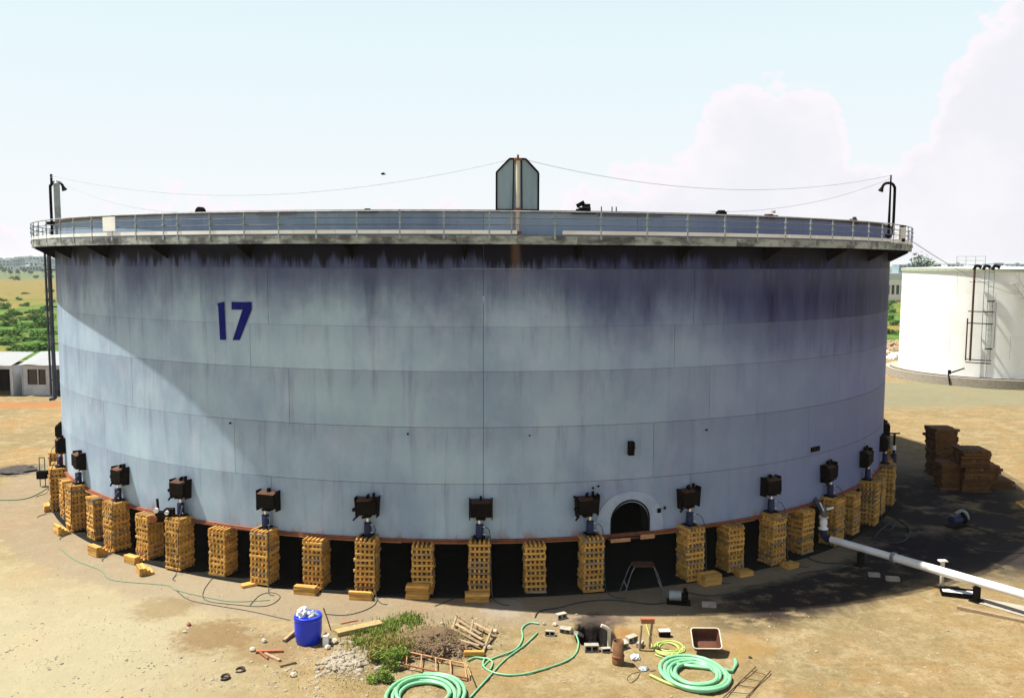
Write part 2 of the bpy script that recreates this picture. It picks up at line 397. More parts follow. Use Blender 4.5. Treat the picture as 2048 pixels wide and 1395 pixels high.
def ground_mat():
    m, g, b = newmat('ground_earth')
    tc = g.n('ShaderNodeTexCoord'); P = tc.outputs['Object']; x, y, z = g.sep(P)
    nb = g.noise(P, .16, 6, .6); nm = g.noise(P, .9, 6, .65); nf = g.noise(P, 7, 6, .7); ng = g.noise(P, 33, 4, .7)
    c = g.mix(g.ss(nb, .33, .66), (.255, .18, .080), (.19, .15, .072))
    c = g.mix(g.ss(nm, .44, .66, 0., .75), c, (.31, .25, .14))
    c = g.mix(g.ss(g.noise(P, .35, 5, .6), .52, .7, 0., .75), c, (.28, .165, .06))
    c = g.mix(g.ss(nf, .47, .70, 0., .6), c, (.16, .11, .06))
    c = g.mix(g.ss(ng, .56, .66, 0., .6), c, (.42, .36, .24))
    c = g.mix(g.ss(g.noise(P, 14, 4, .7), .56, .7, 0., .35), c, (.13, .095, .05))
    c = g.mix(g.m('MULTIPLY', g.ss(g.noise(P, 2.6, 7, .72), .50, .64), .5), c, (.15, .105, .05))
    c = g.mix(g.m('MULTIPLY', g.ss(g.noise(P, 1.7, 7, .75, 1.2), .54, .66), .55), c, (.36, .30, .19))
    v7 = g.comb(g.m('MULTIPLY', x, .5), g.m('MULTIPLY', y, 1.6), 2.); c = g.mix(g.m('MULTIPLY', g.ss(g.noise(v7, 1.3, 6, .7, .6), .54, .68), .45), c, (.21, .135, .055))
    # pale dusty corner bottom left
    c = g.mix(g.m('MULTIPLY', g.ss(g.m('ADD', x, g.m('MULTIPLY', nm, 4)), -1., -8., 0., .75), g.ss(y, 36., 24.)), c, (.34, .31, .205))
    # compacted apron round the tank
    yy = g.m('SUBTRACT', y, TY)
    rr = g.m('SQRT', g.m('ADD', g.m('MULTIPLY', x, x), g.m('MULTIPLY', yy, yy)))
    rn = g.m('ADD', rr, g.m('MULTIPLY', g.m('SUBTRACT', nm, .5), 1.3))
    ap = g.ss(rn, 22.6, 23.2, 1., 0.)
    c = g.mix(g.m('MULTIPLY', ap, .6), c, g.mix(nf, (.27, .21, .14), (.19, .16, .125)))
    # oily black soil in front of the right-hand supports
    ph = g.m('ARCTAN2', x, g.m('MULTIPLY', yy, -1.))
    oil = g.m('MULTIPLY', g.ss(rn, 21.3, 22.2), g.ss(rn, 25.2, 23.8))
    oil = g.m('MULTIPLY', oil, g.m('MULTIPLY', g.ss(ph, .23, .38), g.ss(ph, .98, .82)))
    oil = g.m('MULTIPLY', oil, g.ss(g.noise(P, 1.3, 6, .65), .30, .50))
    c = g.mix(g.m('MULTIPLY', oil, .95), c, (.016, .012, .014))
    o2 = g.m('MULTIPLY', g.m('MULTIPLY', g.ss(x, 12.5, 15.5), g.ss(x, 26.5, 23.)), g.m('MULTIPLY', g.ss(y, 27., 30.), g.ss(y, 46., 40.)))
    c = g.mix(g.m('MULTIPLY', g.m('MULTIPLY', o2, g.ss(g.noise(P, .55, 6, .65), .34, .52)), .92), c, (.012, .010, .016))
    def spot(px, py, rad, amt, colr):
        q = G(px, py); d = g.m('SQRT', g.m('ADD', g.m('POWER', g.m('SUBTRACT', x, q.x), 2.), g.m('POWER', g.m('SUBTRACT', y, q.y), 2.)))
        d = g.m('ADD', d, g.m('MULTIPLY', g.m('SUBTRACT', g.noise(P, 2.4, 5, .7), .5), rad * 1.7))
        return g.mix(g.ss(d, rad * .45, rad, amt, 0.), c, colr)
    c = spot(30, 940, 1.7, .8, (.06, .05, .05))
    c = spot(1190, 1240, .75, .85, (.04, .03, .03))
    c = spot(1232, 1240, .5, .7, (.09, .06, .05))
    c = spot(1250, 1265, .5, .6, (.25, .12, .035))
    c = spot(1010, 1215, .9, .4, (.33, .30, .26))
    c = spot(430, 1270, 1.5, .7, (.16, .095, .04))
    c = spot(330, 1215, 1.2, .55, (.17, .11, .045))
    c = spot(540, 1300, 1.3, .6, (.19, .12, .055))
    c = spot(860, 1290, 1.45, .9, (.13, .085, .055))
    c = spot(690, 1325, .75, .6, (.38, .35, .28))
    c = spot(1480, 1290, 1.2, .5, (.27, .16, .05))
    # beyond the yard: orange strip, then scrub and brown fields
    yw = g.m('ADD', y, g.m('MULTIPLY', g.m('SUBTRACT', g.noise(P, .12, 4), .5), 6.))
    band = g.m('MULTIPLY', g.m('MULTIPLY', g.ss(yw, 63.0, 64.2), g.ss(yw, 67.6, 66.2)), g.ss(x, 0., -8.))
    c = g.mix(g.m('MULTIPLY', band, g.ss(g.noise(P, .5, 5, .65), .3, .6, .25, .8)), c, (.33, .13, .045))
    bank = g.m('MULTIPLY', g.m('MULTIPLY', g.ss(yw, 62., 66.), g.ss(yw, 80., 76.)), g.ss(x, 20., 26.))
    c = g.mix(g.m('MULTIPLY', bank, g.ss(nm, .3, .6, .3, .8)), c, (.17, .18, .12))
    far = g.ss(g.m('SUBTRACT', yw, g.ss(x, 15., 30., 0., 22.)), 73., 80.)
    v5 = g.comb(g.m('MULTIPLY', x, .05), g.m('MULTIPLY', y, .028), 0.)
    gn = g.noise(v5, 1.0, 7, .7); gn2 = g.noise(P, .22, 6, .7)
    fc_ = g.mix(g.ss(gn2, .35, .62), (.03, .105, .012), (.105, .17, .03))
    fc_ = g.mix(g.ss(gn, .50, .60), fc_, (.22, .15, .045))
    brown = g.mix(g.ss(gn2, .3, .68), (.24, .16, .06), (.12, .125, .03))
    fc_ = g.mix(g.ss(g.m('ADD', y, g.m('MULTIPLY', gn, 120.)), 250., 350.), fc_, brown)
    fc_ = g.mix(g.ss(g.m('ADD', y, g.m('MULTIPLY', gn, 200.)), 520., 700.), fc_, (.10, .13, .07))
    c = g.mix(far, c, fc_)
    # inside of the pit turns near-black with depth
    c = g.mix(g.ss(z, -.08, -.22, 0., .95), c, (.012, .01, .01))
    g.put(b.inputs['Base Color'], c); b.inputs['Roughness'].default_value = .95; b.inputs['Specular IOR Level'].default_value = .1
    bp = g.n('ShaderNodeBump'); bp.inputs['Strength'].default_value = .8; bp.inputs['Distance'].default_value = .06
    g.put(bp.inputs['Height'], g.m('ADD', g.noise(P, 5, 8, .7), g.m('MULTIPLY', ng, .3))); g.put(b.inputs['Normal'], bp.outputs[0])
    return m
gm = MB(); gm.v = vs; gm.f = fs; gm.sm = [True] * len(fs)
tag(gm.build('ground', ground_mat()), kind='structure')
pad = MB(); pad.lathe([(20.62, -.2), (20.62, .04), (20.5, .07), (0.01, .10)], 160)
tag(pad.build('foundation_pad', M['bitumen'], None, (0, TY, 0)), kind='structure')

# ------------------------------------------------------------------ the big tank
Z0, ZT = 1.66, 11.96
tank = thing('storage_tank', 'huge weathered grey round storage tank marked 17, jacked up on timber cribs', 'storage tank', (0, TY, 0))
levels = [(1.66, 3.46), (3.46, 5.26), (5.26, 7.02), (7.02, 8.4), (8.4, 10.2), (10.2, 11.96)]
def arch_z(dxm, w=.65, hs=.39):       # height of the clean-out opening above the shell foot
    a = abs(dxm)
    if a >= w: return 0.
    return hs + math.sqrt(max(0, w * w - a * a))
MANC = 14.1
def plate(name, p0, p1, r0, r1, z0, z1, hole=False):
    mb = MB()
    if not hole: mb.arc(p0, p1, r0, r1, z0, z1, 20)
    else:
        ph = [p0 + (p1 - p0) * i / 20 for i in range(21)]
        w = math.degrees(.65 / R)
        ph = [p for p in ph if abs(p - MANC) > w + .1] + [MANC - w - .001, MANC + w + .001] + [MANC + w * math.cos(PI * k / 24) * .9999 for k in range(25)]
        ph.sort(); n = len(ph); vs = []; fs = []
        for p in ph:
            zb = z0 + arch_z(math.radians(p - MANC) * R)
            for k in range(5): vs.append(CP(p, r1, zb + (z1 - zb) * k / 4))
        for i in range(n - 1):
            for k in range(4): fs.append((i * 5 + k, (i + 1) * 5 + k, (i + 1) * 5 + k + 1, i * 5 + k + 1))
        mb.add(vs, fs, True)
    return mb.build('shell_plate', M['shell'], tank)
off = [0, 8, 14, 4, 11, 17]
for ci, (za, zb) in enumerate(levels):
    ro = R + .03 - ci * .005; gp = .035
    st = [0.35, 20.35] if True else []
    a = 0.35; edges = [a]
    o_ = [20, 16, 22, 18, 20, 14][ci]
    edges.append(a + (20 if ci == 0 else o_)); e = edges[-1]
    while e + 20 < 360.35 - 9: e += 20; edges.append(e)
    edges.append(360.35)
    for i in range(len(edges) - 1):
        p0, p1 = edges[i], edges[i + 1]
        if p0 > 180: p0 -= 360; p1 -= 360
        plate('shell_plate', p0 + gp / 2, p1 - gp / 2, ro - .02, ro, za + (.003 if ci > 2 else .006 if ci else 0), zb - (.001 if ci > 2 else .004), ci == 0 and p0 < MANC < p1)
# roof floating low inside, unseen, put in to stop light; bottom, rim curb
fr = MB(); fr.lathe([(19.9, 9.0), (19.9, 9.25), (0.01, 9.3)], 96); fr.build('added_unseen_roof', M['galv_dark'], tank)
bt = MB(); bt.lathe([(.01, 1.63), (19.98, 1.63)], 96); bt.build('tank_bottom', M['dark_in'], tank)
ch = MB(); ch.arc(0, 360, R - .1, R + .14, 1.60, 1.655, 180); ch.build('bottom_flange', M['rust'], tank)
ch = MB(); ch.arc(0, 360, R + .02, R + .10, 1.657, 1.70, 180); ch.build('weld_strip', M['rust'], tank)
for k in range(26):      # pale scraped streaks on the flange lip
    a = random.uniform(-62, 60); ch = MB(); ch.arc(a, a + random.uniform(1.5, 6), R + .05, R + .155, 1.585, 1.598, 8); ch.build('flange_lip', M['rust_light'], tank)
lb_ = MB(); lb_.arc(0, 360, R - .045, R - .02, 9.35, 11.92, 180); lb_.build('gap_backing', M['galv_dark'], tank)  # backing ring added so no sky light shows through the plate gaps
for pa_, pb_ in ((-2.5, 4.5), (6, 9.5)):
    zz_ = 10.2; ws = MB(); ws.arc(pa_, pb_, R + .004, R + .022, zz_ - .005, zz_ + .005, 24); ws.build('lap_highlight', M['galv'], tank)  # pale strips stand in for the highlight along the plate overlap
cb = MB(); cb.arc(0, 360, R - .03, R + .09, 11.91, 11.985, 180); cb.build('rim_curb', M['steel_brown'], tank)
# clean-out: reinforcing plate, neck, lip
PR = [(-.65, 0)] + [(-.65, .39 * k / 3) for k in (1, 2)] + [(-.65 * math.cos(PI * k / 16), .39 + .65 * math.sin(PI * k / 16)) for k in range(17)] + [(.65, .2), (.65, 0)]
n = len(PR)
PO = []
for i in range(n):
    t = i / (n - 1); PO.append((-1.18 * math.cos(PI * t), 1.36 * abs(math.sin(PI * t)) ** .72))
def wrap(q, r): return CP(MANC + math.degrees(q[0] / R), r, Z0 + .04 + q[1])
mb = MB(); vs = []
for i in range(n): vs += [wrap(PR[i], R + .052), wrap(PO[i], R + .052), wrap(PO[i], R + .03)]
fs = []
for i in range(n - 1): a = 3 * i; fs += [(a, a + 3, a + 4, a + 1), (a + 1, a + 4, a + 5, a + 2)]
mb.add(vs, [f[::-1] for f in fs]); mb.build('reinforcing_plate', mat('halo_paint', (.34, .42, .55), .6, col2=(.24, .29, .42), sc=2), tank)
mb = MB(); vs = []
for i in range(n): 
    q = PR[i]; q2 = (q[0] * 1.06, q[1] * 1.05)
    vs += [wrap(q, R - .5), wrap(q, R + .07), wrap(q2, R + .07), wrap(q2, R + .05)]
fs = []
for i in range(n - 1):
    a = 4 * i; fs += [(a, a + 1, a + 5, a + 4), (a + 1, a + 2, a + 6, a + 5), (a + 2, a + 3, a + 7, a + 6)]
mb.add(vs, fs); o = mb.build('clean_out_neck', M['dark_in'], tank)
mb = MB(); mb.arc(MANC - 2.4, MANC + 2.3, R + .06, R + .30, 1.56, 1.62, 8); mb.build('clean_out_sill', M['steel_brown'], tank)
mb = MB(); mb.arc(MANC - 2.2, MANC - .3, R + .30, R + .33, 1.50, 1.62, 4); mb.arc(MANC + .7, MANC + 2.1, R + .30, R + .33, 1.53, 1.68, 4); mb.build('rusty_lip', M['rust_light'], tank)
for (a, z, w_, h_) in ((17.0, 2.35, .12, .14), (17.6, 2.42, .06, .09), (10.4, 3.25, .05, .06), (10.9, 3.3, .06, .05), (8.6, 3.0, .04, .05), (-6.4, 5.05, .05, .05), (-24.0, 5.12, .05, .05), (4.5, 5.0, .04, .04), (22, 4.9, .05, .05), (21, 2.9, .05, .05)):
    mb = MB(); mb.box((0, -.03, 0), (w_, .05, h_), Tr(CP(a, R + .04, z)) @ Rz(math.radians(a))); mb.build('lug', M['steel_black'], tank)
mb = MB(); A = Tr(CP(13.95, R + .04, 4.49)) @ Rz(math.radians(13.95))
mb.box((0, -.09, 0), (.17, .18, .44), A); mb.box((.10, -.06, .08), (.06, .1, .16), A); mb.cyl(A @ Vector((0, -.18, .05)), A @ Vector((0, -.3, .05)), .06)
mb.build('shell_nozzle', M['steel_black'], tank)
mb = MB(); A = Tr(CP(37.6, R + .04, 3.67)) @ Rz(math.radians(37.6)); mb.box((0, -.02, 0), (.52, .05, .17), A); mb.build('name_plate', M['steel_black'], tank)
mb = MB(); A = Tr(CP(.2, R + .06, 1.75)) @ Rz(0); mb.box((0, -.04, .03), (.10, .06, .26), A); mb.build('marker_tab', mat('tab_red', (.7, .1, .03), .6), tank)

# painted number
def decal(poly, name):
    # poly in (phi, z); triangulate by slicing into a strip between two matching chains
    A, B = poly
    mb = MB(); vs = []
    L = []
    for (a, b) in zip(A, B):
        L.append((a, b))
    rows = []
    for i in range(len(L) - 1):
        for k in range(4 if i < len(L) - 2 else 5):
            t = k / 4
            a = [L[i][0][j] * (1 - t) + L[i + 1][0][j] * t for j in (0, 1)]; b = [L[i][1][j] * (1 - t) + L[i + 1][1][j] * t for j in (0, 1)]
            rows.append((a, b))
    for a, b in rows:
        for k in range(5):
            t = k / 4; vs.append(CP(a[0] * (1 - t) + b[0] * t, R + .036, a[1] * (1 - t) + b[1] * t))
    fs = []
    for i in range(len(rows) - 1):
        for k in range(4): fs.append((i * 5 + k, i * 5 + k + 1, (i + 1) * 5 + k + 1, (i + 1) * 5 + k))
    mb.add(vs, fs, True); return mb.build(name, M['num'], tank)
decal(([(-25.22, 9.03), (-25.12, 8.92), (-25.0, 7.84)], [(-24.38, 9.09), (-24.38, 8.92), (-24.30, 7.85)]), 'painted_digit')
decal(([(-23.57, 9.09), (-22.2, 9.09), (-21.35, 9.10)], [(-23.58, 8.84), (-22.35, 8.845), (-21.36, 8.85)]), 'painted_digit')
decal(([(-22.36, 8.847), (-23.55, 7.85)], [(-21.36, 8.852), (-22.75, 7.86)]), 'painted_digit')
# joint blocks: the three strokes carry the number 17

# walkway
ZD = 10.93
mb = MB(); mb.arc(0, 360, R + .04, R + .84, ZD + .17, ZD + .2, 180); mb.build('walkway_deck', M['galv_dark'], tank)
mb = MB(); mb.arc(0, 360, R + .5, R + .55, ZD + .0, ZD + .17, 180); mb.arc(0, 360, R + .10, R + .16, ZD + .0, ZD + .17, 180); mb.build('deck_beam', M['steel_black'], tank)
mf = [MB() for _ in range(2)]
mf[0].arc(-2.49, 2.49, R + .842, R + .862, ZD, ZD + .245, 6)
fme = mf[0].mesh('fascia_plate', M['fascia'])
for k in range(72): 
    o = link('fascia_plate', fme, tank, (0, 0, 0), math.radians(k * 5 + .6))
mt = MB(); mt.arc(-1.86, 1.86, R + .86, R + .87, ZD + .30, ZD + .41, 5); tme = mt.mesh('toe_board', M['toe'])
mr = MB(); mr.arc(-1.87, 1.87, R + .85, R + .86, ZD + .25, ZD + .285, 5); rme = mr.mesh('angle_strip', M['galv_dark'])
mp = MB(); A = Tr((0, -(R + .855), 0))
mp.box((0, -.01, ZD + .58), (.038, .03, .78), A)
mp.box((0, -.02, ZD + .62), (.08, .06, .05), A); mp.box((0, -.02, ZD + .80), (.08, .06, .05), A); mp.box((0, -.02, ZD + .2), (.07, .05, .1), A)
pme = mp.mesh('rail_post', M['galv'])
PS = [-46.7, -43.4, -39.7, -36.2, -32.7, -29.1, -27.4, -23.8, -20.3, -17.0, -13.6, -10.1, -6.5, -2.9, .8, 2.6, 6.2, 10.1, 14.2, 18, 21.8, 25.4, 28.8, 32.2, 35.6, 39.2, 42.5, 45.9]
a = 49.5
while a < 309.5: PS.append(a if a < 180 else a - 360); a += 3.6
for a in PS: link('rail_post', pme, tank, (0, 0, 0), math.radians(a))
for k in range(96):
    a = k * 3.75 + 1.2; a = a if a < 180 else a - 360
    if 3.0 < a < 8.0: continue
    link('toe_board', tme, tank, (0, 0, 0), math.radians(a))
for k in range(96): link('angle_strip', rme, tank, (0, 0, 0), math.radians(k * 3.75))
for nm, zz, rr_ in (('top_rail', 11.90, .022), ('middle_rail', 11.70, .013), ('middle_rail', 11.50, .013)):
    mb = MB(); mb.tube([CP(k * 2, R + .865, zz) for k in range(181)], rr_, 6, False); mb.build(nm, M['galv'] if nm == 'top_rail' else M['galv_dark'], tank)
# gussets under the walkway, every ten degrees
mb = MB(); t_ = .012
for sx in (-1, 1): pass
P3 = [(-t_, -(R + .03), ZD - .46), (-t_, -(R + .03), ZD), (-t_, -(R + .78), ZD), (-t_, -(R + .78), ZD - .06), (t_, -(R + .03), ZD - .46), (t_, -(R + .03), ZD), (t_, -(R + .78), ZD), (t_, -(R + .78), ZD - .06)]
mb.add(P3, [(0, 1, 2, 3), (7, 6, 5, 4), (0, 3, 7, 4), (3, 2, 6, 7), (0, 4, 5, 1)])
mb.add([(-.16, -(R + .035), ZD - .02), (.16, -(R + .035), ZD - .02), (0, -(R + .035), ZD - .5)], [(0, 2, 1)])
gme = mb.mesh('gusset', M['steel_black'])
for k in range(36): link('gusset', gme, tank, (0, 0, 0), math.radians(k * 10 - 1.3))

# rim fittings
def rimbox(phi, z, parts, m='steel_black', r=R + .0, name='rim_fitting'):
    mb = MB(); A = Tr(CP(phi, r, z)) @ Rz(math.radians(phi))
    for c, d in parts: mb.box(c, d, A)
    return mb.build(name, M[m], tank)
mb = MB(); A = Tr(CP(-27.0, R, 11.95)) @ Rz(math.radians(-27)) @ Matrix.Rotation(PI / 2, 4, 'X')
for zz in (-.08, .08):
    mb.add([(.17 * math.cos(PI * k / 10), .2 * math.sin(PI * k / 10), zz) for k in range(11)], [tuple(range(11)) if zz > 0 else tuple(range(10, -1, -1))], False, A)
mb.add([(.17 * math.cos(PI * k / 10), .2 * math.sin(PI * k / 10), zz) for zz in (-.08, .08) for k in range(11)], [(k, k + 1, k + 12, k + 11) for k in range(10)], True, A)
mb.build('rim_roller', M['steel_black'], tank)
rimbox(-9.9, 11.93, [((0, -.06, .0), (.7, .25, .07)), ((0, 0, .05), (.16, .1, .08))])
rimbox(9.2, 11.93, [((0, -.08, 0), (.75, .3, .09)), ((.05, 0, .1), (.34, .2, .12)), ((-.14, 0, .06), (.14, .16, .1)), ((.1, 0, .22), (.25, .08, .1))])
mb = MB(); A = Tr(CP(9.1, R, 12.1)) @ Rz(math.radians(9)) @ Matrix.Rotation(-.5, 4, 'Y'); mb.box((0, 0, .1), (.26, .07, .12), A); mb.build('rim_lever', M['steel_black'], tank)
for a in (10.9, 11.9, 12.3): rimbox(a, 11.97, [((0, 0, .08), (.03, .03, .16))], 'galv_dark')
rimbox(23.2, 11.96, [((0, 0, .05), (.30, .2, .12)), ((0, 0, .12), (.2, .15, .06))])
rimbox(29.3, 11.95, [((-.1, -.05, .02), (.22, .2, .14)), ((.14, -.05, .0), (.2, .2, .12))], 'steel_brown')
rimbox(29.6, 11.98, [((0, -.05, .14), (.12, .1, .08))], 'cream')
rimbox(44.4, 11.95, [((-.16, -.05, .02), (.24, .2, .16)), ((.16, -.05, -.02), (.3, .2, .12)), ((0, -.02, .13), (.12, .1, .1))], 'steel_brown')
rimbox(-18.5, 11.87, [((0, -.09, 0), (1.4, .03, .04))], 'galv_dark'); rimbox(13.6, 11.86, [((0, -.09, 0), (2.2, .03, .04))], 'galv_dark')
rimbox(-36.4, 11.62, [((0, -.93, 0), (.72, .02, .47))], 'white_paint', name='notice_board')

# gauge panel with pipe on the near rim
gp_ = MB(); A = Tr(CP(3.3, R + .05, 0)) @ Rz(math.radians(3.3))
OUT = [(-.655, 11.98), (.655, 11.98), (.655, 13.11), (.25, 13.52), (-.25, 13.52), (-.655, 13.11)]
gp_.add([(x, y, z) for y in (.0, .03) for x, z in OUT], [(0, 1, 2, 3, 4, 5), (11, 10, 9, 8, 7, 6)] + [(i, i + 6, (i + 1) % 6 + 6, (i + 1) % 6) for i in range(6)], False, A)
panel = gp_.build('gauge_panel', mat('panel_sheet', (.27, .36, .41), .5, .2, col2=(.17, .24, .30), sc=1.4, stretch=(2, 1, .5)), tank)
fb = MB()
for i in range(6):
    a_, b_ = OUT[i], OUT[(i + 1) % 6]
    fb.beam(A @ Vector((a_[0] * .98, -.02, a_[1])), A @ Vector((b_[0] * .98, -.02, b_[1])), .04, .055)
fb.beam(A @ Vector((-.14, -.02, 12)), A @ Vector((-.12, -.02, 13.5)), .03, .03); fb.beam(A @ Vector((.14, -.02, 12)), A @ Vector((.12, -.02, 13.5)), .03, .03)
fb.build('panel_frame', M['steel_black'], panel)
fb = MB(); fb.tube([A @ Vector((0, -.12, 11.33)), A @ Vector((0, -.12, 12.0)), A @ Vector((0, -.12, 13.46))], .062, 12); fb.build('gauge_pipe', M['cream'], panel)
fb = MB(); fb.box((0, -.12, 13.49), (.22, .2, .06), A); fb.box((0, -.12, 13.57), (.06, .06, .12), A); fb.box((0, -.12, 11.3), (.22, .24, .08), A); fb.build('pipe_bracket', M['rust'], panel)
fb = MB(); fb.box((0, -.12, 11.98), (.2, .2, .1), A); fb.build('pipe_collar', M['rust'], panel)

# foam pourer pipes with goosenecks at both sides
mb = MB(); P = [CP(-64, R + .30, 3.75), CP(-64, R + .30, 10.8)]
pw = CP(-64, R + .3)
def goose(name, phi, rad, zlo, ztop, flip, m='steel_black', r=.055):
    A = Tr(CP(phi, rad, 0)) @ Rz(0)
    f = flip
    pts = [(0, 0, zlo), (0, 0, ztop - .35), (0.03 * f, 0, ztop - .12), (.14 * f, 0, ztop), (.34 * f, 0, ztop + .01), (.46 * f, 0, ztop - .06), (.52 * f, 0, ztop - .2)]
    pts = [A @ Vector(p) for p in smooth_path(pts, 4)]
    mb = MB(); mb.tube(pts, r, 10); e = A @ Vector((.5 * f, 0, ztop - .14)); mb.cyl(e, e + Vector((.07 * f, 0, -.16)), .05, 10, .11)
    return mb.build(name, M[m], tank)
goose('foam_pipe', -59, R + .18, 10.95, 13.52, 1)
o = MB(); A = Tr(CP(-58.3, R + .05, 0)); o.box((.08, 0, 12.3), (.24, .03, 2.35), A); o.lathe([(.12, 0), (.0, .15)], 8, A @ Tr((.08, 0, 13.47))); o.build('foam_shield', M['galv'], tank)
o = MB(); A = Tr(CP(-59, R + .18, 0)); o.cyl(A @ Vector((.06, 0, 13.4)), A @ Vector((.06, 0, 13.85)), .05, 8); o.box((0, 0, 11.9), (.4, .2, .12), A); o.box((.0, 0, 11.1), (.2, .2, .25), A); o.build('pipe_clamp', M['steel_black'], tank)
o = MB(); a0 = CP(-66.5, R + .24); o.tube(smooth_path([a0 + Vector((0, 0, 10.9)), a0 + Vector((0, 0, 7)), a0 + Vector((0, 0, 4.6)), a0 + Vector((-.06, -.03, 4.42)), a0 + Vector((-.22, -.05, 4.36))], 4), .085, 10)
o.tube([a0 + Vector((-.17, 0, 10.9)), a0 + Vector((-.17, 0, 4.55))], .05, 8)
for zz in (10, 8.4, 6.8, 5.2): o.box((a0.x + .05, a0.y, zz), (.42, .06, .06))
o.build('down_pipe', mat('pipe_dark', (.035, .04, .06), .5, .2, col2=(.10, .11, .14), sc=2), tank)
goose('foam_pipe', 53.1, R + .52, 11.55, 13.55, -1)
o = MB(); A = Tr(CP(52.0, R + .5, 0)); o.cyl(A @ Vector((-.06, 0, 11.2)), A @ Vector((-.06, 0, 13.85)), .06, 10, .03); o.box((-.06, 0, 11.5), (.2, .2, .12), A); o.build('lightning_mast', M['steel_black'], tank)
o = MB(); A = Tr(CP(52.8, R + .86, 0)) @ Rz(.3); o.box((0, 0, 11.5), (.26, .2, .62), A); o.build('foam_box', M['white_paint'], tank)
o = MB(); o.box((0, -.12, 11.32), (.12, .06, .12), A); o.box((0, -.06, 11.86), (.18, .16, .07), A); o.build('box_latch', M['steel_black'], tank)

# jacking brackets on the shell
bk = MB()
W_, D_, H_ = .66, .34, .55; y0 = -(R + .03); zb = 2.44
bk.add([(-W_ / 2, y0, zb), (W_ / 2, y0, zb), (W_ / 2, y0 - D_, zb + .05), (-W_ / 2, y0 - D_, zb + .05), (-W_ / 2, y0, zb + H_), (W_ / 2, y0, zb + H_), (W_ / 2 - .02, y0 - D_, zb + H_ - .06), (-W_ / 2 + .02, y0 - D_, zb + H_ - .06)],
       [(0, 3, 2, 1), (0, 1, 5, 4), (1, 2, 6, 5), (3, 0, 4, 7), (2, 3, 7, 6), (4, 5, 6, 7)])
for sx in (-.355, .355): bk.box((sx, y0 - .12, zb + .27), (.03, .3, .66))
bk.box((0, y0 - .17, zb - .02), (.3, .26, .06)); bk.box((0, y0 - .1, zb + H_ + .05), (.07, .12, .12))
bme = bk.mesh('jacking_bracket', M['steel_black'])
bk2 = MB(); bk2.v = list(bk.v); bk2.f = list(bk.f); bk2.sm = list(bk.sm)
bk2.v = [(x * (1.06 if z > zb + .4 else .94), y, z + (.03 if x > 0 else -.02)) for x, y, z in bk2.v]
bk2.box((.2, y0 - .1, zb + H_ + .07), (.06, .1, .2)); bk2.cyl((-.4, y0 - .2, zb + .2), (-.4, y0 - .3, zb + .2), .06, 8); bk2.beam((-.3, y0 - .3, zb), (-.42, y0 - .3, zb - .14), .04, .05)
bme2 = bk2.mesh('jacking_bracket', M['steel_black'])
tp = MB(); tp.add([(-.31, y0 - .02, zb + H_ + .02), (.31, y0 - .02, zb + H_ + .02), (.30, y0 - D_ + .0, zb + H_ - .045), (-.30, y0 - D_ + .0, zb + H_ - .045), (-.31, y0 - .02, zb + H_ + .0), (.31, y0 - .02, zb + H_ + .0), (.30, y0 - D_, zb + H_ - .07), (-.30, y0 - D_, zb + H_ - .07)],
                  [(3, 2, 1, 0), (3, 7, 6, 2), (0, 4, 7, 3), (1, 2, 6, 5)])
tme2 = tp.mesh('top_plate', M['steel_brown'])
JK = list(range(-70, 71, 10))
for a in JK:
    o = link('jacking_bracket', random.choice((bme, bme2)), tank, (0, 0, 0), math.radians(a + random.uniform(-.25, .25)))
    link('top_plate', tme2, o)

# ------------------------------------------------------------------ timber cribs
TH = .088
def timber_mesh(L, w, mname, bev=.009):
    mb = MB(); mb.bbox((0, 0, 0), (L, w, TH - .003), bev); return mb.mesh('timber', M[mname])
TM = [timber_mesh(L, w, 'timber') for L, w in ((.66, .063), (.69, .060), (.64, .066))]
TMX = [timber_mesh(L, w, 'timber') for L, w in ((.66, .084), (.68, .080))]
TMG = [timber_mesh(L, w, 'timber_old') for L, w in ((.67, .062), (.65, .066))]
TMD = [timber_mesh(L, w, 'timber_dark') for L, w in ((1.25, .20), (1.3, .19), (1.2, .21))]
def crib(phi, rad, layers, label, z0=.055):
    t = thing('timber_crib', label, 'timber stack', CW(phi, rad, z0), math.radians(phi), 'timber cribs standing under the rim of the tank')
    lean = random.uniform(-.0022, .0022); tw = random.uniform(-2.5, 2.5); t.rotation_euler.z += math.radians(tw)
    for k in range(layers):
        radial = (layers - 1 - k) % 2 == 0
        ox, oy = random.gauss(0, .008) + lean * k, random.gauss(0, .008); rz = random.gauss(0, .008)
        for j in range(5):
            q = (j - 2) * .142 + random.gauss(0, .004)
            sl_ = random.gauss(0, .012)
            o = link('timber', random.choice(TMG) if random.random() < .13 else random.choice(TM if radial else TMX), t)
            if radial: o.location = (q + ox, oy + sl_, TH * (k + .5)); o.rotation_euler.z = PI / 2 + rz + random.gauss(0, .01)
            else: o.location = (ox + sl_, q + oy, TH * (k + .5)); o.rotation_euler.z = rz + random.gauss(0, .008)
    return t
ORD = ['first', 'second', 'third', 'fourth', 'fifth', 'sixth', 'seventh', 'eighth', 'ninth', 'tenth', 'eleventh', 'twelfth', 'thirteenth', 'fourteenth', 'fifteenth']
VJ = [a for a in JK]
for i, a in enumerate(VJ): crib(a, R + .34, 20, 'wooden crib of crossed timbers carrying the %s jack from the left' % ORD[i])
inter = [a for a in range(-65, 66, 10) if a != 15]
for a in inter:
    i = (a + 65) // 10
    crib(a, R + .16, 18, 'lower wooden crib without a jack, between the %s and %s jacks from the left' % (ORD[i], ORD[i + 1]))
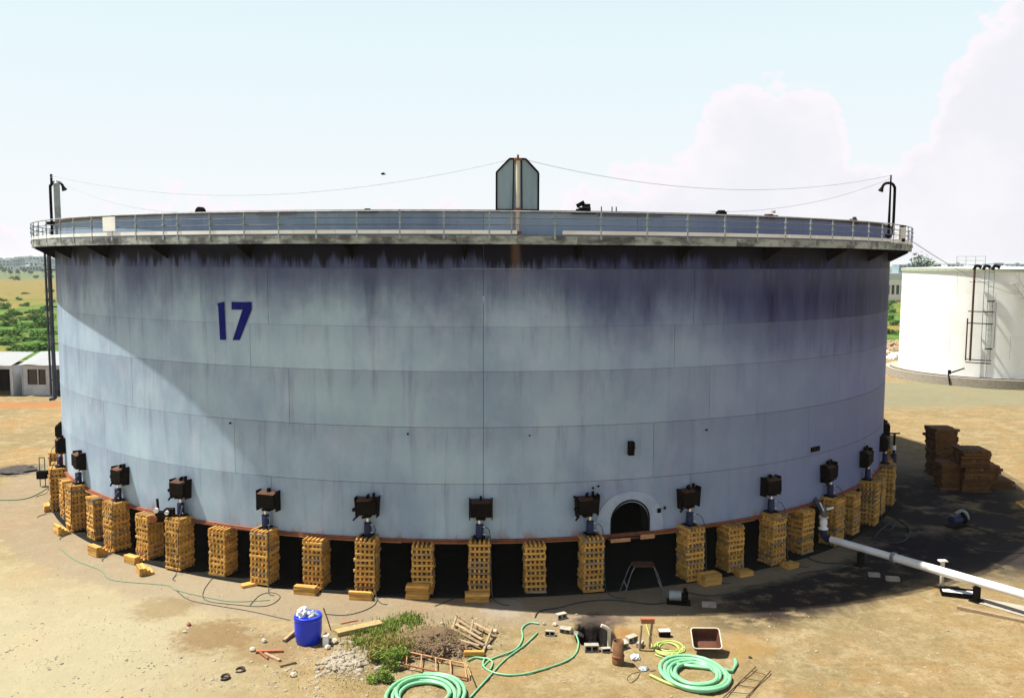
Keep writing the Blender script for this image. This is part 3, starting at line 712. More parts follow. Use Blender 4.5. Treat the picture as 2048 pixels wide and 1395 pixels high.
# jacks
def make_jack():
    t = thing('hydraulic_jack', 'x', 'jack', (0, 0, 0), 0, 'hydraulic jacks between the cribs and the brackets')
    mb = MB(); mb.box((0, 0, .015), (.36, .36, .03)); mb.build('base_plate', M['steel_black'], t)
    mb = MB(); mb.lathe([(.115, .03), (.118, .05), (.118, .42), (.10, .44), (.0, .45)], 16); mb.build('cylinder', M['jack_blue'], t)
    mb = MB(); mb.cyl((0, 0, .44), (0, 0, .585), .048, 14); mb.build('piston', M['chrome'], t)
    mb = MB(); mb.cyl((0, 0, .575), (0, 0, .61), .075, 14); mb.build('saddle', M['steel_black'], t)
    mb = MB(); mb.cyl((.11, -.05, .12), (.19, -.08, .12), .02, 8); mb.cyl((.11, -.05, .36), (.18, -.08, .36), .02, 8); mb.build('hose_port', M['chrome'], t)
    P = smooth_path([(.18, -.08, .36), (.30, -.20, .30), (.34, -.36, 0), (.36, -.42, -.7), (.38, -.45, -1.4), (.44, -.60, -1.76), (.7, -.95, -1.80), (.9, -1.0, -1.80)], 4)
    mb = MB(); mb.tube(P, .014, 6); mb.build('hydraulic_hose', M['cable'], t)
    return t
j0 = make_jack()
for i, a in enumerate(VJ):
    loc = CW(a, R + .24, .055 + 20 * TH)
    o = j0 if i == 0 else copy_tree(j0)
    o.location = loc; o.rotation_euler.z = math.radians(a) + random.uniform(-.12, .12)
    o['label'] = 'dark hydraulic jack with bright piston, %s jack from the left along the tank' % ORD[i]

# loose timber stacks at the feet of the cribs
def bench(phi, dr, dphi, layers, L, rows, label, m='timber', step=False, rot=0, ang=0., wdt=.11):
    t = thing('timber_stack', label, 'timber stack', CW(phi + dphi, R + .69 + dr, hz0(phi + dphi, R + .69 + dr)), math.radians(phi) + rot, 'short timber stacks leaning at the foot of the cribs')
    me = MB(); me.bbox((0, 0, 0), (L, wdt, TH - .003), .01); me = me.mesh('timber', M[m])
    for k in range(layers):
        rr = rows - (k if step else 0)
        for j in range(max(1, rr)):
            o = link('timber', me, t)
            o.location = (random.gauss(0, .012), -.06 - (rows - 1 - j) * (wdt + .004), TH * (k + .5)); o.rotation_euler.z = random.gauss(0, .015)
    return t
def hz0(phi, rad): p = CW(phi, rad); return max(0.0, hgt(p.x, p.y)) + .003
bench(-50, 0, .2, 4, .66, 4, 'stepped timbers at the foot of the third jack crib from the left', step=True)
bench(-40, 0, -.1, 4, .62, 5, 'stepped rows of timber at the foot of the fourth jack crib', step=True)
bench(-35, -.2, -.2, 3, .60, 4, 'stepped layers of timber at the foot of the crib left of the fifth jack', step=True)
bench(-30.4, .35, -1.1, 3, .62, 4, 'loose stepped timbers lying before the fifth jack crib from the left', step=True, rot=-.5)
bench(-20, .02, -.4, 1, .75, 3, 'three long loose timbers lying slanted at the foot of the sixth jack crib', rot=-2.2, m='timber', wdt=.09)
bench(-15, -.2, -.2, 3, .72, 4, 'low timber block before the crib right of the sixth jack', step=True)
bench(-10, 0, -.1, 3, .72, 3, 'low timber block at the foot of the seventh jack crib', step=True)
bench(-5.2, -.2, -.1, 5, .72, 2, 'tall plank stack before the crib between the seventh and eighth jacks', step=False, wdt=.16)
bench(-.2, 0, 0, 3, .74, 2, 'solid plank stack at the foot of the central jack crib', wdt=.16)
bench(20.3, .0, .7, 4, .66, 4, 'broad box-like timber stack at the foot of the tenth jack crib')
bench(25, -.2, .2, 2, .55, 4, 'small stepped timbers before the crib right of the tenth jack', step=True)
bench(30, 0, .6, 2, .5, 4, 'stepped timber blocks at the foot of the eleventh jack crib', step=True)
bench(-60, 0, -.3, 3, .6, 2, 'short timber stack beside the second jack crib from the left')

# ------------------------------------------------------------------ timber piles at the right
def pile(px, py, layers, label, w=1.3, hh=.125, nper=6, rot=0., drift=0.03):
    p = G(px, py); t = thing('timber_pile', label, 'timber pile', p, rot, 'dark timber piles right of the tank')
    me = MB(); me.bbox((0, 0, 0), (w, .19, hh - .006), .012); me = me.mesh('timber', M['timber_dark'])
    ox = oy = 0
    for k in range(layers):
        ins = .93 if k % 3 == 1 else 1.0
        if k % 3 == 0 and k: ox += random.uniform(-drift, drift) * 2; oy += random.uniform(-drift, drift)
        cross = (k // 1) % 3 == 2
        for j in range(nper):
            o = link('timber', me, t); q = (j - (nper - 1) / 2) * .2
            if cross: o.location = (q * w / (nper * .2) * .97 + ox, oy + random.gauss(0, .01), hh * (k + .5)); o.rotation_euler.z = PI / 2
            else: o.location = (ox + random.gauss(0, .04), q * ins + oy, hh * (k + .5)); o.rotation_euler.z = random.gauss(0, .02)
            o.scale.x = ins
    return t
pile(1881, 948, 19, 'tallest dark timber pile right of the tank, furthest left of the group', 1.15, .125, 6, -.05)
pile(1896, 975, 10, 'shaded timber pile between the tallest one and the stepped one', 1.0, .125, 5, -.1)
pile(1941, 978, 15, 'stepped timber pile in the middle of the group right of the tank', 1.3, .13, 6, -.12, .09)
pile(1972, 968, 8, 'low timber pile behind the stepped pile right of the tank', 1.0, .125, 5, -.12)
pile(1994, 972, 3, 'lowest timber pile at the right end of the group', 1.15, .125, 5, -.12)
t = thing('pallet', 'small slatted timber pallet propped at the right edge of the yard', 'pallet', G(2042, 1018), .5)
for k in range(4): o = MB(); o.box((k * .2, 0, .16), (.13, .62, .04), Matrix.Rotation(.45, 4, 'X')); o.build('slat', M['timber'], t)
for k in (-.25, .25): o = MB(); o.box((.3, k, .09), (.8, .07, .08), Matrix.Rotation(.45, 4, 'X')); o.build('bearer', M['timber'], t)

# ------------------------------------------------------------------ pipe with valve on the right
t = thing('discharge_pipe', 'long white pipe running from the tank valve to the right edge', 'pipe', (12.6, 31.2, 0))
def L_(p): return Vector(p) - Vector((12.6, 31.2, 0))
pa = G(1662, 1078, .62); pb = G(1905, 1148, .62); dirp = (pb - pa).normalized(); pe = pa + dirp * 14
o = MB(); o.tube([L_(pa), L_(pa + dirp * 2.35)], .125, 16); o.build('pipe_section', M['white_paint'], t)
o = MB(); o.tube([L_(pa + dirp * 2.45), L_(pa + dirp * 6.8)], .14, 16); o.build('pipe_section', M['white_paint'], t)
o = MB(); o.tube([L_(pa + dirp * 6.84), L_(pe)], .145, 16); o.build('pipe_section', M['white_paint'], t)
o = MB(); 
for s_ in (2.34, 2.42, 6.78): o.cyl(L_(pa + dirp * s_), L_(pa + dirp * (s_ + .05)), .175, 16)
o.build('flange', M['galv'], t)
el_ = pa - dirp * .18
o = MB(); o.tube([L_(q) for q in smooth_path([pa, pa - dirp * .18, pa - dirp * .30 + Vector((0, 0, .1)), pa - dirp * .33 + Vector((0, 0, .3))], 5)], .13, 14); o.build('elbow', M['jack_blue'], t)
vb = pa - dirp * .33 + Vector((0, 0, .3))
o = MB(); o.lathe([(.17, 0), (.17, .05), (.1, .08), (.13, .2), (.13, .32), (.08, .4), (.17, .42), (.17, .46)], 14, Tr(L_(vb))); o.build('valve_body', M['white_paint'], t)
o = MB(); o.tube([L_(vb + Vector((0, 0, .46))), L_(vb + Vector((-.02, .0, .85)))], .09, 12); o.tube([L_(vb + Vector((0, .02, .6))), L_(vb + Vector((0, 1.2, .95)))], .09, 10); o.build('riser', M['galv_dark'], t)
o = MB(); o.beam(L_(vb + Vector((-.2, -.1, 1.0))), L_(vb + Vector((-.05, -.1, .7))), .04, .04); o.beam(L_(vb + Vector((.05, -.1, .75))), L_(vb + Vector((.3, -.1, .82))), .06, .06); o.build('valve_lever', M['white_paint'], t)
for s_ in (1.2, 5.2, 9.5):
    q = pa + dirp * s_
    t2 = thing('pipe_saddle', 'low dark steel saddle under the white pipe, %s from the tank' % {1.2: 'nearest one', 5.2: 'second one', 9.5: 'third one'}[s_], 'pipe support', (q.x, q.y, 0), math.atan2(dirp.y, dirp.x))
    o = MB(); o.box((0, 0, .22), (.1, .3, .44)); o.build('web', M['steel_black'], t2); o = MB(); o.box((0, 0, .46), (.14, .34, .03)); o.box((0, 0, .015), (.3, .4, .03)); o.build('plate', M['steel_black'], t2)
p = G(1883, 1171)
t = thing('support_post', 'short white post with a flat cap standing before the white pipe', 'post', p)
o = MB(); o.tube([(0, 0, 0), (0, 0, .82)], .065, 12); o.build('post', M['cream'], t); o = MB(); o.box((0, 0, .84), (.26, .2, .04)); o.build('cap_plate', M['cream'], t)
p = G(1917, 1190)
t = thing('drip_tray', 'shallow black tray full of white powder below the white pipe', 'tray', p, -.35)
o = MB(); 
for c_, d_ in (((0, 0, .02), (.98, .5, .04)), ((0, .25, .08), (1.0, .03, .16)), ((0, -.25, .08), (1.0, .03, .16)), ((.5, 0, .08), (.03, .5, .16)), ((-.5, 0, .08), (.03, .5, .16))): o.box(c_, d_)
o.build('tray', M['steel_black'], t)
o = MB(); vs = []; 
for j in range(7):
    for i in range(13): vs.append((-.47 + .94 * i / 12, -.22 + .44 * j / 6, .10 + .03 * noise.noise((i * .5, j * .6, 1))))
o.add(vs, [(j * 13 + i, j * 13 + i + 1, (j + 1) * 13 + i + 1, (j + 1) * 13 + i) for j in range(6) for i in range(12)], True); o.build('powder', M['plastic_white'], t)
a_, b_ = G(1915, 1216), G(2100, 1256)
o = MB(); o.beam(a_ + Vector((0, 0, .05)), b_ + Vector((0, 0, .05)), .16, .09); tag(o.build('timber_beam', M['timber_old']), 'long weathered beam lying on the sand at the lower right', 'beam')
o = MB(); q0 = G(1960, 1200); q1 = G(2110, 1238); q = q1 - q0; nrm = Vector((-q.y, q.x, 0)).normalized()
o.add([q0 - nrm * .3 + Vector((0, 0, .012)), q1 - nrm * .5 + Vector((0, 0, .012)), q1 + nrm * .7 + Vector((0, 0, .012)), q0 + nrm * .25 + Vector((0, 0, .012))], [(0, 1, 2, 3)])
tag(o.build('path', M['concrete']), kind='structure')
for (px, py, l, w_, lab) in ((1785, 1160, .42, .2, 'white concrete block lying in the shade left of the support post'), (1748, 1152, .36, .16, 'grey concrete block lying in the shade under the white pipe'), (1418, 1212, .42, .2, 'pale concrete block in the shade before the tenth jack crib')):
    o = MB(); o.box((0, 0, .06), (l, w_, .12)); tag(o.build('concrete_block', M['concrete'], None, G(px, py), random.uniform(-.3, .3)), lab, 'block')
# pumps in the shade
def pump(px, py, lab, m, rz=0., s=1.):
    t = thing('pump', lab, 'pump', G(px, py), rz)
    o = MB(); o.box((0, 0, .03), (.75 * s, .4 * s, .06)); o.build('base_frame', M['steel_black'], t)
    o = MB(); o.tube([(-.3 * s, 0, .24 * s), (-.28 * s, 0, .24 * s), (.08 * s, 0, .24 * s)], .16 * s, 14); o.build('motor', M[m], t)
    o = MB(); o.cyl((.08 * s, 0, .24 * s), (.26 * s, 0, .24 * s), .12 * s, 12); o.cyl((.26 * s, 0, .24 * s), (.3 * s, 0, .24 * s), .17 * s, 12); o.cyl((.2 * s, 0, .3 * s), (.2 * s, 0, .5 * s), .06 * s, 10); o.build('pump_head', M['steel_black'], t)
    return t
pump(1357, 1205, 'grey electric pump lying in the shade right of the steel trestle', 'galv', -.2, .95)
pump(1915, 1052, 'blue pump with white outlet in the shade behind the white pipe', 'jack_blue', .3, 1.1)
o = MB(); p = G(1921, 1032, .3); o.tube(smooth_path([p + Vector((-.2, 0, .1)), p + Vector((0, 0, .22)), p + Vector((.22, 0, .12)), p + Vector((.3, 0, -.1))], 4), .08, 8)
tag(o.build('pipe_bend', M['galv']), 'pale curved pipe bend resting on the blue pump', 'pipe bend')
# steel trestle
t = thing('trestle', 'small steel trestle with splayed legs standing in the dark by the clean-out', 'trestle', G(1285, 1192))
zt = 1.02
for sx in (-1, 1):
    for sy in (-1, 1):
        o = MB(); o.tube([(sx * .30, sy * .2, zt), (sx * .40, sy * .24, .85), (sx * .68, sy * .34, .0)], .017, 8); o.build('leg', M['galv_dark'], t)
o = MB(); o.box((0, 0, zt + .02), (.66, .42, .05)); o.build('top', M['steel_brown'], t)
for sx in (-1, 1): o = MB(); o.cyl((sx * .54, -.3, .4), (sx * .54, .3, .4), .015, 8); o.build('brace', M['galv'], t)
# hydraulic pump unit on fifth crib
t = thing('hand_pump', 'black hand pump with pale dial and rusty wheel beside the fifth jack', 'hand pump', CW(-31.6, R + .62, .055 + 18 * TH))
o = MB(); o.box((.1, 0, .16), (.45, .3, .32)); o.box((.32, 0, .3), (.3, .25, .25)); o.build('pump_block', M['steel_black'], t)
o = MB(); o.cyl((-.02, -.1, .35), (-.06, -.05, .78), .045, 8); o.build('handle', M['steel_black'], t)
o = MB(); o.cyl((-.05, -.26, .42), (-.05, -.18, .42), .085, 14); o.cyl((.3, -.26, .34), (.3, -.18, .34), .07, 14); o.build('dial', M['plastic_white'], t)
o = MB(); o.cyl((-.16, -.22, .12), (-.16, -.14, .12), .12, 14); o.build('wheel', M['rust'], t)
# jack gear at far left and right
t = thing('hose_stand', 'thin green steel stand holding hoses left of the tank', 'stand', G(86, 972), 0)
for sx in (-.12, .12): o = MB(); o.tube([(sx, 0, 0), (sx, 0, 1.35)], .022, 8); o.build('leg', M['cable_green'], t)
o = MB(); o.tube([(-.12, 0, 1.35), (.12, 0, 1.35)], .022, 8); o.box((0, 0, .55), (.42, .3, .35)); o.build('tool_box', M['steel_black'], t)
t = thing('tall_valve', 'dark valve spindle with T handle beside the right end of the tank', 'valve', G(1784, 985))
o = MB(); o.tube([(0, 0, 0), (0, 0, 2.75)], .05, 10); o.build('spindle', M['steel_black'], t); o = MB(); o.cyl((-.24, 0, 2.75), (.24, 0, 2.75), .035, 8); o.build('handle', M['steel_black'], t)
o = MB(); o.cyl((0, 0, 2.0), (0, 0, 2.2), .09, 10); o.build('sleeve', M['plastic_white'], t)
o = MB(); o.cyl((0, 0, 1.3), (0, 0, 1.85), .13, 10); o.build('blue_sleeve', M['jack_blue'], t)

# ------------------------------------------------------------------ wires, bird
def wire(name, P, r, label, cat, m='cable', sub=8, n=5):
    o = MB(); o.tube(smooth_path(P, sub), r, n); return tag(o.build(name, M[m]), label, cat)
def sag(a, b, s, n=10): return [a.lerp(b, i / n) - Vector((0, 0, s * 4 * (i / n) * (1 - i / n))) for i in range(n + 1)]
pl = CW(-59, R + .18, 13.8); pc = CW(3.3, R + .05, 13.55); pr_ = CW(52, R + .5, 13.85)
wire('guy_wire', sag(pl, pc, .95), .007, 'thin wire sagging from the left mast to the gauge panel', 'wire', 'galv')
wire('guy_wire', sag(pl + Vector((0, 0, -.05)), CW(-30, R, 12.0), .3), .006, 'fine wire dropping from the left mast to the rim roller', 'wire', 'galv')
wire('guy_wire', sag(pc, pr_, .75), .007, 'thin wire sagging from the gauge panel to the right mast', 'wire', 'galv')
wire('guy_wire', sag(CW(22, R, 12.05), pr_ + Vector((0, 0, -.1)), .35), .006, 'fine wire rising from the rim to the right mast', 'wire', 'galv')
wire('guy_wire', sag(CW(58, R + .86, 11.4), Vector((0, 0, CAMZ)) + ray(2052, 590) * (80 / ray(2052, 590).y), .5), .016, 'wire running from the right end of the walkway to the white tank', 'wire', 'galv')
d = ray(766, 348); bp_ = Vector((0, 0, CAMZ)) + d * (27 / d.y)
t = thing('bird', 'tiny dark bird in flight above the left half of the tank', 'bird', bp_, .4)
o = MB(); o.lathe([(.0, -.07), (.02, -.05), (.028, 0), (.02, .05), (.01, .07), (.012, .09), (0, .105)], 8, Matrix.Rotation(PI / 2, 4, 'Y')); o.build('body', M['steel_black'], t)
for s_ in (-1, 1):
    o = MB(); o.add([(-.02, 0, .01), (.03, 0, .01), (.02, s_ * .09, .05), (-.03, s_ * .13, .03), (-.02, 0, .0), (.03, 0, .0), (.02, s_ * .09, .045), (-.03, s_ * .13, .025)], [(0, 1, 2, 3), (7, 6, 5, 4), (1, 5, 6, 2), (2, 6, 7, 3)]); o.build('wing', M['steel_black'], t)

# ------------------------------------------------------------------ cables on the ground
def gp(P, dz=.015): return [GZ(*q) + Vector((0, 0, dz)) for q in P]
CB = [
 ([(118, 1095), (150, 1120), (200, 1140), (225, 1160), (330, 1170), (352, 1180), (420, 1196), (470, 1203), (540, 1200)], .012, 'cable_green', 'thin cable lying on the ground along the left cribs'),
 ([(352, 1180), (380, 1200), (440, 1212), (500, 1222), (580, 1240)], .012, 'cable', 'cable running past the sixth crib towards the blue drum'),
 ([(430, 1150), (408, 1180), (412, 1200), (460, 1208), (530, 1212), (560, 1195), (545, 1185), (520, 1190), (500, 1210)], .012, 'cable', 'looped cable on the sand before the sixth jack crib'),
 ([(652, 1228), (690, 1230), (725, 1222), (748, 1210), (755, 1198)], .013, 'cable', 'cable curving from the blue drum to the seventh crib'),
 ([(690, 1260), (720, 1248), (760, 1246), (800, 1240)], .013, 'cable', 'short cable lying between the drum and the grass strip'),
 ([(870, 1212), (900, 1200), (920, 1190), (935, 1180)], .014, 'cable', 'short cable slipping under the tank left of the central crib'),
 ([(120, 960), (60, 995), (0, 1000)], .02, 'cable_green', 'green rope lying on the sand at the far left'),
 ([(1070, 1235), (1080, 1222), (1120, 1215), (1160, 1205), (1220, 1200), (1300, 1208), (1335, 1205)], .02, 'cable', 'black cable from the hoses to the grey pump'),
 ([(1375, 1185), (1420, 1192), (1470, 1185), (1500, 1172), (1560, 1170)], .02, 'cable', 'black cable in the shade before the tenth crib'),
 ([(1590, 1158), (1600, 1148), (1650, 1140), (1690, 1135), (1700, 1128), (1640, 1125), (1610, 1112)], .022, 'cable', 'looped black cable in the shade left of the white pipe'),
 ([(1740, 1050), (1780, 1060), (1790, 1040), (1750, 1075), (1800, 1085), (1820, 1060), (1780, 1030)], .025, 'cable', 'tangle of black cable behind the white pipe'),
 ([(1930, 1050), (1970, 1062), (2010, 1070), (2070, 1078)], .03, 'cable', 'black hose running from the blue pump to the right edge'),
 ([(1890, 1075), (1950, 1098), (2000, 1103), (2070, 1106)], .02, 'cable', 'thin black hose below the blue pump running to the right edge'),
 ([(1265, 1325), (1280, 1345), (1262, 1365), (1255, 1355), (1270, 1345), (1300, 1342), (1312, 1340)], .008, 'cable', 'thin loop of cable beside the white plastic bag'),
]
for P, r_, m_, lab in CB: wire('cable', gp(P, r_), r_, lab, 'cable', m_)
# ------------------------------------------------------------------ hoses
def coil(name, cxp, cyp, R0, turns, dR, r, m, label, tail=None, ecc=1.18, rise=.6):
    c = GZ(cxp, cyp); P = []; N = int(turns * 26)
    for i in range(N + 1):
        th = 2 * PI * i / 26; q = R0 - dR * (.5 + .5 * math.sin(i / N * PI * 3.3 + 1)) + .03 * math.sin(th * 1.7 + 2)
        lay = (i / 26)
        z = r + (lay % 3) * r * rise + .01 * math.sin(th * 3)
        off_ = Vector((.05 * math.sin(lay * 2.1), .05 * math.cos(lay * 1.7), 0))
        P.append(c + off_ + Vector((q * math.cos(th), q * math.sin(th) * ecc, z)))
    if tail: P += [GZ(*q) + Vector((0, 0, r)) for q in tail]
    o = MB(); o.tube(P, r, 10); return tag(o.build(name, M[m]), label, 'hose', 'coiled and loose water hoses on the sand')
coil('garden_hose', 1390, 1352, .84, 6.4, .34, .050, 'hose_green', 'large pale green hose coil at the lower right', [(1465, 1345), (1472, 1330), (1470, 1322)])
coil('garden_hose', 848, 1394, .92, 4.3, .34, .048, 'hose_green', 'mint green hose coil cut by the lower edge, beside the weeds')
coil('garden_hose', 1337, 1297, .40, 4, .16, .024, 'hose_yellow', 'small yellow green hose coil behind the large coil', [(1330, 1318), (1310, 1310)])
wire('garden_hose', gp([(1300, 1352), (1340, 1370), (1400, 1385), (1440, 1378)], .045), .042, 'yellow green hose end lying along the front of the large coil', 'hose', 'hose_yellow')
wire('garden_hose', gp([(1292, 1248), (1300, 1275), (1305, 1295), (1325, 1308), (1345, 1312)], .03), .02, 'thin yellow hose leading from the wooden posts to the small coil', 'hose', 'hose_yellow')
wire('garden_hose', gp([(965, 1335), (985, 1318), (1030, 1300), (1045, 1278), (1044, 1258), (1058, 1247), (1078, 1248)], .03), .026, 'green hose curving up to a hook near the rubble blocks', 'hose', 'hose_green')
wire('garden_hose', gp([(1075, 1266), (1050, 1290), (1010, 1320), (980, 1352), (940, 1396)], .03), .026, 'straight green hose running down to the lower edge', 'hose', 'hose_green')
wire('garden_hose', gp([(1152, 1270), (1157, 1290), (1145, 1315), (1100, 1335), (1040, 1350), (995, 1348), (968, 1335), (970, 1318), (985, 1325), (980, 1340)], .03), .026, 'green hose loop sweeping left from the pit', 'hose', 'hose_green')
wire('garden_hose', gp([(935, 1322), (950, 1316), (972, 1318)], .03), .03, 'short flat green hose end by the wood scraps', 'hose', 'hose_green')

# ------------------------------------------------------------------ drum
p = G(617, 1283); t = thing('plastic_drum', 'bright blue open plastic drum with white bags on top', 'drum', p)
o = MB(); o.lathe([(.0, .0), (.30, 0), (.33, .03), (.365, .3), (.375, .6), (.365, .74), (.38, .76), (.37, .78), (.34, .78), (.34, .5), (0, .5)], 28); o.build('body', M['drum'], t)
o = MB(); o.lathe([(.375, .70), (.39, .715), (.375, .73)], 28); o.build('hoop', M['drum'], t)
def rag(name, c, r, m, lab=None, cat=None, fl=.6, sd_=0, parent=None):
    import bmesh
    bm = bmesh.new(); bmesh.ops.create_icosphere(bm, subdivisions=3, radius=1)
    for v in bm.verts:
        k = 1 + .45 * noise.noise(v.co * 1.8 + Vector((sd_, 0, 0))) + .25 * noise.noise(v.co * 5 + Vector((0, sd_, 0)))
        v.co = Vector((v.co.x * r * k, v.co.y * r * k, max(-.2, v.co.z) * r * fl * k))
    me = bpy.data.meshes.new(name); bm.to_mesh(me); bm.free(); me.materials.append(M[m])
    o = link(name, me, parent, c); 
    return tag(o, lab, cat) if lab else o
rag('plastic_bag', p + Vector((-.16, -.05, .82)), .17, 'plastic_white', 'crumpled white plastic bag on the left side of the blue drum', 'bag', 1.0, 3)
rag('plastic_bag', p + Vector((.10, -.03, .79)), .17, 'galv', 'grey plastic sheet bunched on the right side of the blue drum', 'bag', .6, 8)
t = thing('jerrycan', 'pale jerrycan standing right of the blue drum', 'jerrycan', G(652, 1291))
o = MB(); o.box((0, 0, .16), (.15, .2, .32), None, .92); o.build('body', M['plastic_white'], t); o = MB(); o.cyl((0, .04, .31), (0, .04, .37), .03, 10); o.build('cap', M['brick'], t)
o = MB(); a_, b_ = G(568, 1283), G(596, 1262); o.beam(a_ + Vector((0, 0, .04)), b_ + Vector((0, 0, .1)), .09, .07); tag(o.build('wood_beam', M['timber_old']), 'short weathered beam poking out left of the blue drum', 'beam')
o = MB(); a_, b_ = G(640, 1225, .1), G(662, 1260, .03); o.tube([b_ + Vector((-.22, .1, .62)), b_ + Vector((-.1, .06, .3)), b_], .018, 8); tag(o.build('rusty_bar', M['rust']), 'rusty bar leaning against the right side of the blue drum', 'bar')
def plank(px0, py0, px1, py1, wd, th, m, lab, cat='plank', z=0., name='plank'):
    o = MB(); a_, b_ = GZ(px0, py0), GZ(px1, py1); dd = (b_ - a_); L = dd.length
    q = Tr(a_ + Vector((0, 0, th / 2 + z))) @ dd.to_track_quat('X', 'Z').to_matrix().to_4x4()
    o.bbox((L / 2, 0, 0), (L, wd, th), min(.008, th * .2), q); return tag(o.build(name, M[m]), lab, cat)
plank(672, 1270, 762, 1250, .30, .13, 'straw', 'broad straw coloured board lying left of the grass strip')
plank(682, 1257, 716, 1250, .06, .04, 'brick', 'short reddish batten on the broad straw coloured board', z=.14)
plank(512, 1305, 566, 1303, .09, .07, 'brick', 'reddish brown batten lying among stones left of the drum')
plank(530, 1308, 560, 1322, .09, .06, 'timber_old', 'pale brown batten crossing under the reddish one')
plank(560, 1333, 592, 1325, .08, .06, 'timber_old', 'short weathered batten below the crossed battens')
plank(516, 1302, 536, 1318, .05, .05, 'brick', 'small reddish stick under the crossed battens')
# weathered wood scraps right of the mound
t = thing('scrap_pallet', 'broken weathered pallet lying tilted right of the dirt mound', 'pallet', GZ(948, 1280), 0)
base_ = GZ(948, 1280)
def sc(px0, py0, px1, py1, z0, z1, w_, th_, nm, m='timber_old'):
    o = MB(); a_, b_ = G(px0, py0), G(px1, py1); a_.z = z0; b_.z = z1; a_ -= base_; b_ -= base_
    dd = b_ - a_; q = Tr(a_) @ dd.to_track_quat('X', 'Z').to_matrix().to_4x4(); o.bbox((dd.length / 2, 0, 0), (dd.length, w_, th_), .006, q); return o.build(nm, M[m], t)
for i, (x0, y0_, x1, y1_) in enumerate([(913, 1246, 945, 1258), (915, 1256, 962, 1276), (912, 1264, 965, 1288), (905, 1272, 968, 1300), (944, 1258, 985, 1275), (900, 1288, 958, 1302)]): sc(x0, y0_, x1, y1_, .28 - i * .015, .12 + .01 * i, .10, .03, 'slat')
for (x0, y0_, x1, y1_) in [(915, 1242, 900, 1275), (946, 1256, 936, 1292), (984, 1272, 966, 1308)]: sc(x0, y0_, x1, y1_, .23, .07, .06, .07, 'bearer', 'timber_old')
plank(928, 1310, 968, 1310, .12, .13, 'timber', 'short squared orange timber below the broken pallet', 'timber')
plank(894, 1306, 900, 1286, .05, .04, 'timber_old', 'thin lath lying left of the broken pallet')
# rusty lattice frame
t = thing('lattice_frame', 'long rusty lattice frame with cross bars lying over the weeds', 'frame', GZ(865, 1325))
base_ = GZ(865, 1325)
def rod(a, b, r, nm, m='rust_light', par=None, bs=None):
    o = MB(); o.tube([a - bs, b - bs], r, 7); return o.build(nm, M[m], par)
A0, A1, B0, B1 = G(784, 1296, .22), G(934, 1327, .10), G(780, 1322, .14), G(938, 1356, .05)
rod(A0, A1, .022, 'long_rail', 'rust_light', t, base_); rod(B0, B1, .022, 'long_rail', 'rust', t, base_)
for k in range(6): f_ = .02 + k * .19; rod(A0.lerp(A1, f_), B0.lerp(B1, f_), .018, 'cross_bar', 'rust_light', t, base_)
rod(A1, G(942, 1350, .3), .016, 'end_bar', 'straw', t, base_); rod(B1, G(930, 1316, .35), .016, 'end_bar', 'straw', t, base_)
# short ladder lower right
t = thing('ladder', 'thin dark steel ladder lying on the sand at the lower right', 'ladder', G(1495, 1360)); base_ = G(1495, 1360)
A0, A1, B0, B1 = G(1512, 1332, .05), G(1446, 1395, .05), G(1541, 1341, .05), G(1490, 1397, .05)
rod(A0, A1, .014, 'side_rail', 'steel_brown', t, base_); rod(B0, B1, .014, 'side_rail', 'steel_brown', t, base_)
for f_ in (.15, .38, .6, .82): rod(A0.lerp(A1, f_), B0.lerp(B1, f_), .008, 'rung', 'steel_brown', t, base_)
# tray / barrow body
p = G(1413, 1309); t = thing('metal_trough', 'brown metal trough with pale rim tipped towards the camera', 'trough', p, -.05)
Mx = Tr((0, 0, .05)) @ Matrix.Rotation(math.radians(38), 4, 'X')
o = MB()
def rrect(w, h, r, n=5):
    P = []
    for (sx, sy, a0) in ((1, 1, 0), (-1, 1, 90), (-1, -1, 180), (1, -1, 270)):
        for k in range(n + 1):
            a = math.radians(a0 + 90 * k / n); P.append((sx * (w - r) + r * math.cos(a), sy * (h - r) + r * math.sin(a)))
    return P
la = rrect(.37, .29, .08); lb = rrect(.30, .22, .06); N = len(la)
vs = [(x, y + .29, .26) for x, y in la] + [(x, y + .29, .02) for x, y in lb] + [(x * 1.02, y * 1.02 + .29, .26) for x, y in la] + [(x * 1.05, y * 1.05 + .29, 0) for x, y in lb]
fs = [(i, (i + 1) % N, N + (i + 1) % N, N + i) for i in range(N)] + [tuple(range(N, 2 * N))] + [(2 * N + i, 3 * N + i, 3 * N + (i + 1) % N, 2 * N + (i + 1) % N) for i in range(N)] + [tuple(range(4 * N - 1, 3 * N - 1, -1))]
o.add(vs, fs, False, Mx); o.build('pan', mat('pan_brown', (.13, .045, .025), .7, col2=(.05, .02, .012), sc=4), t)
o = MB(); o.tube([Mx @ Vector((x * 1.03, y * 1.03 + .29, .26)) for x, y in la + la[:1]], .018, 6, False); o.build('rim', M['cream'], t)
